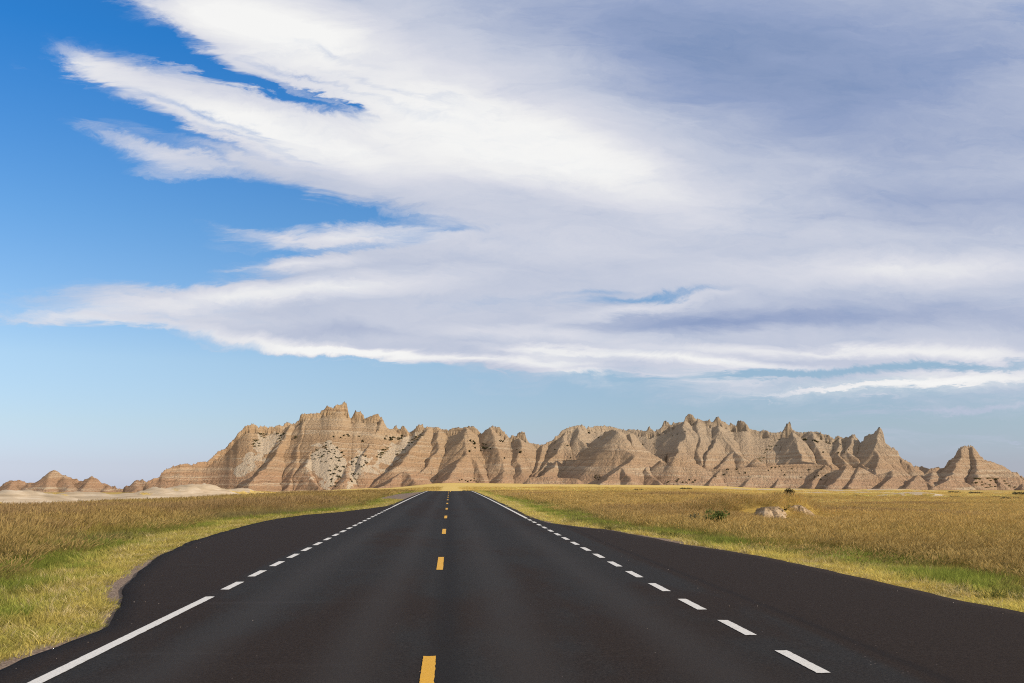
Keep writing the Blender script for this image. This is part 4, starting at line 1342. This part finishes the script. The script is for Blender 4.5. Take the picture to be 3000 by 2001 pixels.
    tint = mixc(np.array([.60, .49, .15]), (.25, .29, .06), lush) * np.where(left, 1.0, 1.22)[:, None] * (1 + .28 * p2)[:, None] * rng.uniform(.8, 1.2, n)[:, None]
    pale = (rng.random(n) < .25 * (1 - lush))[:, None]
    tint = np.where(pale, np.array([[.68, .57, .29]]), tint)
    straw = rng.random(n) < np.where(left, .35, .45)
    which = np.where(straw, 1, 0) * VARS + rng.integers(0, VARS, n)
    hgt = np.clip(.55 + .55 * sstep(o, .1, 1.6) + .5 * p1, .35, 1.6) * rng.uniform(.75, 1.25, n)
    wide = np.where(y > 40, 1.9, np.where(y > 22, 1.35, 1.0)) * rng.uniform(.8, 1.2, n)
    put_grass('verge_grass', x, y, which, wide, hgt, np.clip(tint, .01, .8), np.clip(tint, .01, .8), rng)
    print('grass tufts', cnt, n)


grow_grass()

# ---------------------------------------------------------------- cut banks and shrubs
def build_bank(px, r, w, h, seed, label, skew):
    """a low bank of bare pale earth, undercut on the road side"""
    c = at_depth(px, HORIZON, r)
    z0 = float(land(np.array([c[0]]), np.array([c[1]]))[0])
    nu, nv = 72, 30
    u = np.linspace(0, 2 * math.pi, nu, endpoint=False)
    v = np.linspace(0, 1, nv)
    U, Vv = np.meshgrid(u, v)
    ca, sa = np.cos(U), np.sin(U)
    rad = 1 + .30 * fbm(ca * 1.9 + seed, sa * 1.9, 5, seed, .6)
    # profile: foot out in front, steep face, a lip and a gently sloping back
    front = np.clip(-sa, 0, 1)
    prof = np.cos(Vv * math.pi / 2)
    rr = rad * (prof ** (.30 + .22 * front)) * (1 + .05 * front * np.sin(Vv * 9))
    X = w * rr * ca * (1 - .15 * front)
    Y = w * 1.25 * rr * sa * np.where(sa > 0, .9, .62)
    Z = h * (Vv ** .9) * (1 + .10 * fbm(X * 3, Y * 3, 3, seed + 3)) - .25
    # the bank runs out to nothing on one side and stands steepest on the other
    Z = (Z + .25) * (1 - .60 * sstep(skew * X / w, -.1, 1.1)) - .25
    X = X + skew * .30 * w * (1 - Vv) * np.clip(skew * X / w, 0, 1)
    Z = Z + .05 * fbm(X * 7, Y * 7, 3, seed + 8)
    g = .14 * np.abs(fbm(U * 6, Vv * 1.5, 3, seed + 5)) * (1 - Vv)
    X, Y = X * (1 - g), Y * (1 - g * 2)
    q = []
    for j in range(nv - 1):
        for i in range(nu):
            k = (i + 1) % nu
            q.append((j * nu + i, j * nu + k, (j + 1) * nu + k, (j + 1) * nu + i))
    me = mesh_np('clay_bank', np.stack([X, Y, Z], -1).reshape(-1, 3), q)
    add_attr(me, 'sod', sstep(Vv + .12 * fbm(X * 5, Y * 5, 3, seed + 9), .80, .96))
    return obj('clay_bank', me, CLAY, loc=(c[0], c[1], z0), label=label, cat='earth bank')


def clay_material():
    m, t, out = material('pale_bank_clay')
    b = principled(t, out, 1.0, .05)
    pos = t.new('ShaderNodeNewGeometry').outputs['Position']
    n1 = t.noise(t.mapping(pos, scale=(2.2, 2.2, 7)), 1.0, 6, .65)
    n2 = t.noise(t.mapping(pos, scale=(16, 16, 16)), 1.0, 4, .7)
    col = t.ramp(n1, [(.3, (.34, .245, .15)), (.5, (.52, .395, .26)), (.68, (.62, .49, .34))])
    col = t.mix(t.math('MULTIPLY', t.smooth(n2, .55, .75), .5), col, (.27, .20, .125, 1))
    # the rooty topsoil at the lip is darker
    sod = t.new('ShaderNodeAttribute', attribute_name='sod').outputs['Fac']
    col = t.mix(t.math('MULTIPLY', sod, .7), col, (.20, .145, .08, 1))
    t.l.new(col, b.inputs['Base Color'])
    bump(t, b, t.math('ADD', n1, t.math('MULTIPLY', n2, .4)), 1.0, .16)
    return m


CLAY = clay_material()
build_bank(*BANKS[0], 3, 'bare tan cut bank in the brown grass, the lower and wider of two', -1)
build_bank(*BANKS[1], 9, 'bare tan cut bank under the dark thicket, the steeper and smaller of two', 1)


def leaf_material(name, c0, c1):
    m, t, out = material(name)
    sh_ = t.new('ShaderNodeAttribute', attribute_name='shade').outputs['Fac']
    col = t.mix(sh_, c0, c1)
    d, tr, mx = t.new('ShaderNodeBsdfDiffuse'), t.new('ShaderNodeBsdfTranslucent'), t.new('ShaderNodeMixShader')
    t.l.new(col, d.inputs[0])
    t.l.new(col, tr.inputs[0])
    mx.inputs[0].default_value = .25
    t.l.new(d.outputs[0], mx.inputs[1])
    t.l.new(tr.outputs[0], mx.inputs[2])
    t.l.new(mx.outputs[0], out.inputs['Surface'])
    return m


def stem_material():
    m, t, out = material('shrub_wood')
    b = principled(t, out, .9, .1)
    pos = t.new('ShaderNodeNewGeometry').outputs['Position']
    t.l.new(t.ramp(t.noise(pos, 9.0, 4), [(.3, (.07, .05, .035)), (.7, (.15, .115, .085))]), b.inputs['Base Color'])
    return m


WOOD = stem_material()


def foliage_mesh(seed, n, rx, rz, leaf, clumps=7, upright=0.0, flat=0.0):
    """leaf-sized faces gathered in uneven clumps, unit: metres, base at z=0"""
    rng = np.random.default_rng(seed)
    cen = np.stack([rng.normal(0, .42, clumps) * rx, rng.normal(0, .42, clumps) * rx, rng.uniform(.25, .85, clumps) * rz], -1)
    size = rng.uniform(.28, .55, clumps)
    k = rng.integers(0, clumps, n)
    d = rng.normal(0, 1, (n, 3))
    d /= np.linalg.norm(d, axis=1)[:, None]
    P = cen[k] + d * (rng.random(n) ** .45)[:, None] * size[k][:, None] * np.array([rx, rx, rz * .62])
    P[:, 2] = np.maximum(P[:, 2], .03 * rz)
    nrm = d + rng.normal(0, .6, (n, 3))
    nrm /= np.linalg.norm(nrm, axis=1)[:, None]
    a = np.cross(nrm, rng.normal(0, 1, (n, 3)))
    a /= np.linalg.norm(a, axis=1)[:, None]
    if upright:
        a = a * (1 - upright) + np.array([0, 0, 1.0]) * upright
    b = np.cross(nrm, a)
    L = leaf * rng.uniform(.6, 1.4, n)[:, None]
    V = np.stack([P - a * L, P + b * L * .45, P + a * L, P - b * L * .45], 1).reshape(-1, 3)
    me = mesh_np('foliage', V, np.arange(n * 4).reshape(n, 4), smooth=False)
    add_attr(me, 'shade', np.repeat(np.clip(rng.normal(.5, .25, n) + (rng.random(clumps)[k] - .5) * .4, 0, 1), 4))
    return me


def stems_mesh(seed, n, rx, rz, th):
    rng = np.random.default_rng(seed)
    V, Q = [], []
    for _ in range(n):
        top = np.array([rng.normal(0, .38) * rx, rng.normal(0, .38) * rx, rng.uniform(.45, .8) * rz])
        b0 = np.array([rng.normal(0, .06) * rx, rng.normal(0, .06) * rx, -.15 * rz])
        mid = (b0 + top) / 2 + rng.normal(0, .06, 3) * rx
        rings = []
        for p, w in ((b0, th), (mid, th * .65), (top, th * .25)):
            s = len(V)
            for k in range(5):
                an = k / 5 * 2 * math.pi
                V.append(p + np.array([math.cos(an) * w, math.sin(an) * w, 0]))
            rings.append(s)
        for s0, s1 in zip(rings, rings[1:]):
            for k in range(5):
                Q.append((s0 + k, s0 + (k + 1) % 5, s1 + (k + 1) % 5, s1 + k))
    return mesh_np('stem', np.array(V), Q)


def make_shrub(name, fol, stem, leafmat, loc, scale, rotz, label, cat, group=None):
    root = bpy.data.objects.new(name, None)
    COL.objects.link(root)
    root.location, root.scale, root.rotation_euler = loc, (scale,) * 3, (0, 0, rotz)
    root['label'], root['category'] = label, cat
    if group:
        root['group'] = group
    obj('foliage', fol, leafmat, root)
    obj('stem', stem, WOOD, root)
    return root


def copy_shrub(root, loc, scale, rotz, label, group):
    r = root.copy()
    COL.objects.link(r)
    r.location, r.scale, r.rotation_euler = loc, scale, (0, 0, rotz)
    r['label'], r['group'] = label, group
    for ch in list(root.children):
        c = ch.copy()
        COL.objects.link(c)
        c.parent = r
    return r


def on_ground(px, r):
    p = at_depth(px, HORIZON, r)
    return p[0], p[1], float(land(np.array([p[0]]), np.array([p[1]]))[0])


def hit(fields, px, py, r0=600.0, r1=905.0):
    """where the sight line through a photo pixel first meets a rock face"""
    d = ray(px, py)
    k = d[0] * FH[0] + d[1] * FH[1]
    r = np.arange(r0, r1, .35)
    P = np.array([0, 0, EYE])[None] + d[None] * (r / k)[:, None]
    best = None
    for x0, y0, dx, H in fields:
        i, j = ((P[:, 0] - x0) / dx).astype(int), ((P[:, 1] - y0) / dx).astype(int)
        ok = (i >= 0) & (j >= 0) & (i < H.shape[1]) & (j < H.shape[0])
        h = np.where(ok, H[np.clip(j, 0, H.shape[0] - 1), np.clip(i, 0, H.shape[1] - 1)], -99)
        w = np.nonzero(ok & (h >= P[:, 2]))[0]
        if len(w) and (best is None or r[w[0]] < best[0]):
            best = (r[w[0]], P[w[0]])
    return None if best is None else best[1]


GREEN = leaf_material('fresh_shrub_leaves', (.075, .105, .03, 1), (.20, .24, .075, 1))
DARK = leaf_material('dark_thicket_leaves', (.035, .030, .016, 1), (.10, .085, .04, 1))
JUNIPER = leaf_material('juniper_needles', (.030, .034, .016, 1), (.095, .095, .045, 1))
OLIVE = leaf_material('olive_brush_leaves', (.075, .075, .028, 1), (.17, .15, .065, 1))
SAGE = leaf_material('sage_leaves', (.08, .08, .045, 1), (.20, .18, .10, 1))

# shrubs in the right-hand field
x, y, z = on_ground(2098, 36.5)
make_shrub('green_shrub', foliage_mesh(1, 1500, .62, .75, .055, 10, .35), stems_mesh(1, 12, .6, .75, .012), GREEN, (x, y, z), .92, .3, 'bright green leafy shrub standing alone in brown grass near the road', 'shrub')
x, y, z = on_ground(2035, 38)
make_shrub('green_shrub', foliage_mesh(11, 700, .45, .5, .05, 7, .4), stems_mesh(11, 8, .4, .5, .01), SAGE, (x, y, z), 1.0, 1.3, 'thin grey-green weed clump just left of the bright green shrub', 'shrub')
x, y, z = on_ground(2308, 56.0)
make_shrub('thicket', foliage_mesh(2, 1500, .55, .8, .05, 10), stems_mesh(2, 18, .55, .75, .014), DARK, (x, y, z - .06), .95, .9, 'dark brown-green thicket on top of the smaller cut bank', 'shrub')
x, y, z = on_ground(2290, 57.5)
make_shrub('green_shrub', foliage_mesh(3, 420, .4, 1.0, .06, 7, .3), stems_mesh(3, 8, .45, 1.0, .012), GREEN, (x, y, z - .05), .75, 2.0, 'green leafy shrub growing behind the dark thicket', 'shrub')
x, y, z = on_ground(2268, 56.5)
make_shrub('green_shrub', foliage_mesh(13, 300, .34, .8, .055, 6, .3), stems_mesh(13, 6, .4, .8, .012), OLIVE, (x, y, z - .05), .8, 1.0, 'small olive shrub at the left end of the dark thicket', 'shrub')
x, y, z = on_ground(2287, 47.6)
make_shrub('thicket', foliage_mesh(4, 260, .2, .3, .035, 6), stems_mesh(4, 9, .2, .28, .008), DARK, (x, y, z + .1), 1.0, .4, 'small dark root tangle hanging over the right edge of the wider cut bank', 'shrub')
x, y, z = on_ground(2307, 52.5)
make_shrub('green_shrub', foliage_mesh(5, 300, .25, .3, .04, 5, .3), stems_mesh(5, 5, .2, .3, .008), GREEN, (x, y, z + .1), 1.0, .4, 'little green tuft in the notch between the two cut banks', 'shrub')

# junipers and brush on the rock walls: one of each kind, then copies
HERE = (0, 0, -500)
jun = [make_shrub('juniper_shrub', foliage_mesh(20 + k, 150, 1.0, 1.5, .26, 6), stems_mesh(20 + k, 4, .8, 1.2, .05), JUNIPER, HERE, 1, 0, '-', 'shrub') for k in range(4)]
oli = [make_shrub('brush_clump', foliage_mesh(40 + k, 170, 1.5, 1.0, .26, 7), stems_mesh(40 + k, 4, 1.2, .8, .04), OLIVE, HERE, 1, 0, '-', 'shrub') for k in range(3)]
fresh = set(o.name for o in jun + oli)
placed = [0]
rs = random.Random(4)
FIELDS = [FIELD, FIELD_E]


def settle(kind, px, py, size, label, group, squash=1.0):
    p = hit(FIELDS, px, py)
    if p is None:
        return
    src = rs.choice(kind)
    sc = (size * rs.uniform(.9, 1.15), size * rs.uniform(.9, 1.15), size * squash * rs.uniform(.85, 1.2))
    loc = (p[0], p[1], p[2] - .35 * size)
    if src.name in fresh:
        fresh.discard(src.name)
        src.location, src.scale, src.rotation_euler = loc, sc, (0, 0, rs.uniform(0, 6.3))
        src['label'], src['group'] = label, group
    else:
        copy_shrub(src, loc, sc, rs.uniform(0, 6.3), label, group)
    placed[0] += 1


def fill(kind, n, poly, size, label, group, gap=4.0, squash=1.0):
    xs, ys = [p[0] for p in poly], [p[1] for p in poly]
    got, tries = [], 0
    while len(got) < n and tries < 4000:
        tries += 1
        x, y = rs.uniform(min(xs), max(xs)), rs.uniform(min(ys), max(ys))
        if not in_poly(np.array([x]), np.array([y]), poly)[0] or any(math.hypot(x - a, y - b) < gap for a, b in got):
            continue
        got.append((x, y))
        settle(kind, x, y, rs.uniform(*size), label, group, squash)


P2 = lambda pts: [sh(2, *p) for p in pts]
fill(jun, 46, P2([(760, 580), (860, 530), (960, 560), (1050, 640), (1050, 780), (1000, 880), (960, 970), (880, 960), (900, 820), (800, 700)]), (.7, 1.35), 'dark juniper on the pale scree bowl below the highest pinnacle', 'junipers on the pale scree bowl', 6)
fill(jun, 22, P2([(1110, 660), (1250, 640), (1270, 740), (1170, 860), (1120, 960), (1070, 970), (1100, 830)]), (.7, 1.2), 'dark juniper in the narrow scree gully right of the bowl', 'junipers in the scree gully', 5)
fill(jun, 9, P2([(720, 590), (800, 560), (800, 700), (690, 700)]), (.6, .9), 'small juniper scattered left of the pale scree bowl', 'junipers left of the bowl', 6)
fill(oli, 12, P2([(175, 435), (300, 430), (265, 490), (205, 560), (130, 605), (125, 560)]), (1.0, 1.7), 'brown brush patch under the left wing of the tall butte', 'brush under the left wing', 6, .8)
fill(jun, 6, P2([(350, 445), (450, 440), (445, 480), (400, 530), (350, 500)]), (1.1, 1.6), 'dark juniper in the shadowed gully under the left wing', 'junipers in the shadowed gully', 5)
fill(oli, 10, P2([(1340, 690), (1440, 555), (1470, 570), (1400, 680)]), (1.2, 1.8), 'olive brush strip on the slope right of the scree gully', 'brush strip on the slope', 5, .8)
fill(jun, 9, P2([(1415, 510), (1430, 465), (1610, 465), (1605, 505)]), (1.2, 1.9), 'dark juniper in the belt under the notch of small spires', 'junipers under the small spires', 7)
fill(oli, 16, P2([(1510, 640), (1800, 430), (1830, 450), (1560, 650)]), (1.0, 1.6), 'olive brush along the diagonal gully below the small spires', 'brush along the diagonal gully', 6, .8)
for (a, b, s) in ((930, 475, 1.3), (1000, 480, 1.1), (1035, 462, 1.3), (1065, 452, 1.2), (1080, 470, 1.0), (1180, 470, .9), (1215, 515, 1.5)):
    settle(jun, *sh(2, a, b), s, 'dark juniper on the ledge under the highest pinnacle', 'junipers on the upper ledge')
settle(jun, *sh(2, 562, 485), 1.7, 'lone dark juniper on the bare face left of the highest pinnacle', 'junipers on the upper ledge')
for (a, b, s) in ((275, 525, 2.2), (295, 540, 1.8), (305, 582, 1.2), (250, 615, 1.5), (385, 585, 1.5), (405, 592, 1.5), (430, 588, 1.3), (455, 590, 1.4), (395, 545, 1.2), (415, 550, 1.0), (365, 612, 1.0), (560, 518, 1.3), (585, 522, 1.2), (755, 628, 1.6), (725, 595, 1.0), (595, 683, .9), (1095, 600, 1.0)):
    settle(jun, *sh(3, a, b), s, 'dark juniper on the banded face right of the road', 'junipers on the middle face')
for (a, b, s) in ((1422, 428, 1.2), (1525, 488, 1.2), (1450, 415, .9), (1310, 353, 1.0), (1320, 353, .9), (1220, 562, .9), (1250, 683, .9)):
    settle(jun, *sh(3, a, b), s, 'small juniper on the grey wall behind the square-topped butte', 'junipers on the grey wall')
for (a, b, s) in ((280, 548, 1.2), (395, 545, 1.1), (440, 455, 1.0), (575, 465, 1.0), (620, 450, 1.0), (490, 420, .9), (700, 420, .8)):
    settle(jun, *sh(4, a, b), s, 'small juniper on the shaded wall right of the square-topped butte', 'junipers on the shaded wall')
fill(oli, 12, [sh(4, *p) for p in ((1540, 490), (1640, 490), (1580, 580), (1480, 640), (1440, 740), (1400, 700), (1500, 590))], (.9, 1.4), 'olive brush in the hollow left of the thumb-shaped pinnacle', 'brush in the hollow', 6, .8)
for (a, b, s) in ((1870, 498, 1.4), (1885, 505, 1.3), (1960, 510, 1.5), (1980, 518, 1.5), (1995, 525, 1.2), (2080, 525, 1.0), (2100, 535, 1.4), (2120, 540, 1.1), (2050, 625, 1.0), (2200, 630, 1.1), (2260, 628, 1.1), (2230, 550, .9), (2300, 600, .9)):
    settle(jun, *sh(4, a, b), s, 'dark juniper on the slope right of the thumb-shaped pinnacle', 'junipers right of the thumb pinnacle')
fill(jun, 22, [sh(4, *p) for p in ((900, 800), (1600, 760), (2200, 800), (2150, 900), (1500, 880), (900, 880))], (.6, 1.1), 'small dark shrub on the low bench along the foot of the right wall', 'shrubs on the low bench', 10)
fill(jun, 8, [sh(4, *p) for p in ((500, 890), (820, 870), (800, 925), (520, 925))], (.8, 1.3), 'dark shrub at the foot of the low bench', 'shrubs at the foot of the bench', 8)
fill(oli, 22, [sh(5, *p) for p in ((1740, 1060), (1850, 1010), (2000, 1010), (2200, 1080), (2240, 1130), (1900, 1140))], (1.0, 1.6), 'green brush at the base of the lone eastern butte', 'brush at the base of the lone butte', 6, .8)
fill(jun, 8, [sh(3, *p) for p in ((1480, 850), (1560, 850), (1540, 900), (1490, 890))], (.6, .9), 'tiny shrub in the shaded corner left of the pink foothill', 'shrubs by the pink foothill', 4)
fill(jun, 8, [sh(3, *p) for p in ((150, 890), (330, 880), (330, 912), (150, 912))], (.7, 1.1), 'small shrub at the wall foot above the yellow strip of field', 'shrubs at the wall foot', 6)
for o in jun + oli:
    if o.name in fresh:
        for ch in list(o.children):
            bpy.data.objects.remove(ch)
        bpy.data.objects.remove(o)
# low brush out on the plain
sage = make_shrub('sagebrush', foliage_mesh(60, 220, .9, .55, .11, 7), stems_mesh(60, 5, .7, .45, .02), SAGE, HERE, 1, 0, '-', 'shrub')
first = True
for (px_, r_, s_) in ((2800, 190, .9), (2960, 150, 1.1), (2930, 215, 1.2), (2990, 260, 1.6), (2860, 300, 1.5), (2795, 330, 1.3), (2580, 160, .7), (2685, 118, .6), (2520, 240, 1.0), (2455, 200, .8), (1870, 260, 1.0), (1790, 330, 1.2), (2010, 330, 1.5), (1400, 175, .5), (1365, 172, .4), (1385, 170, .35)):
    x, y, z = on_ground(px_, r_)
    lab = 'low grey sage bush out on the golden plain' if px_ > 1500 else 'small weedy bush on the shoulder where the road goes over the crest'
    grp = 'sage bushes on the plain' if px_ > 1500 else 'weeds at the crest'
    if first:
        sage.location, sage.scale = (x, y, z), (s_ * 1.6, s_, s_)
        sage['label'], sage['group'] = lab, grp
        first = False
    else:
        copy_shrub(sage, (x, y, z), (s_ * rs.uniform(1.2, 2.2), s_, s_ * rs.uniform(.8, 1.2)), rs.uniform(-.3, .3), lab, grp)
print('shrubs', placed[0])


# ---------------------------------------------------------------- loose chips lying on the pavement edges
def loose_gravel():
    rng = np.random.default_rng(31)
    n = 380
    y = 7.5 + 42 * rng.random(n) ** 1.6
    side = rng.random(n)
    x = np.where(side < .35, edge_l(y) + np.abs(rng.normal(0, .45, n)), np.where(side < .62, edge_r(y) - np.abs(rng.normal(0, .5, n)), np.where(side < .82, 4.15 + rng.normal(0, .28, n), edge_l(y) + rng.random(n) * (edge_r(y) - edge_l(y)))))
    s = .0025 + .0075 * rng.random(n) ** 4
    z = road_z(y) + s * .5
    base = np.array([[1, 0, 0], [0, 1, 0], [-1, 0, 0], [0, -1, 0], [0, 0, 1], [0, 0, -1]], float)
    tri = np.array([[0, 1, 4], [1, 2, 4], [2, 3, 4], [3, 0, 4], [1, 0, 5], [2, 1, 5], [3, 2, 5], [0, 3, 5]])
    a = rng.uniform(0, 6.3, n)
    V = base[None] * s[:, None, None] * rng.uniform(.6, 1.4, (n, 6, 1)) * np.array([1, 1, .7])
    X = V[..., 0] * np.cos(a)[:, None] - V[..., 1] * np.sin(a)[:, None] + x[:, None]
    Y = V[..., 0] * np.sin(a)[:, None] + V[..., 1] * np.cos(a)[:, None] + y[:, None]
    Z = V[..., 2] + z[:, None]
    T = (tri[None] + (np.arange(n) * 6)[:, None, None]).reshape(-1, 3)
    me = mesh_np('loose_gravel', np.stack([X, Y, Z], -1).reshape(-1, 3), tris=T, smooth=False)
    m, t, out = material('gravel_chips')
    b = principled(t, out, .9, .1)
    t.l.new(t.ramp(t.noise(t.new('ShaderNodeNewGeometry').outputs['Position'], 9.0, 2), [(.3, (.13, .10, .085)), (.5, (.25, .21, .185)), (.7, (.42, .38, .35))]), b.inputs['Base Color'])
    obj('gravel', me, m, kind='stuff')


loose_gravel()
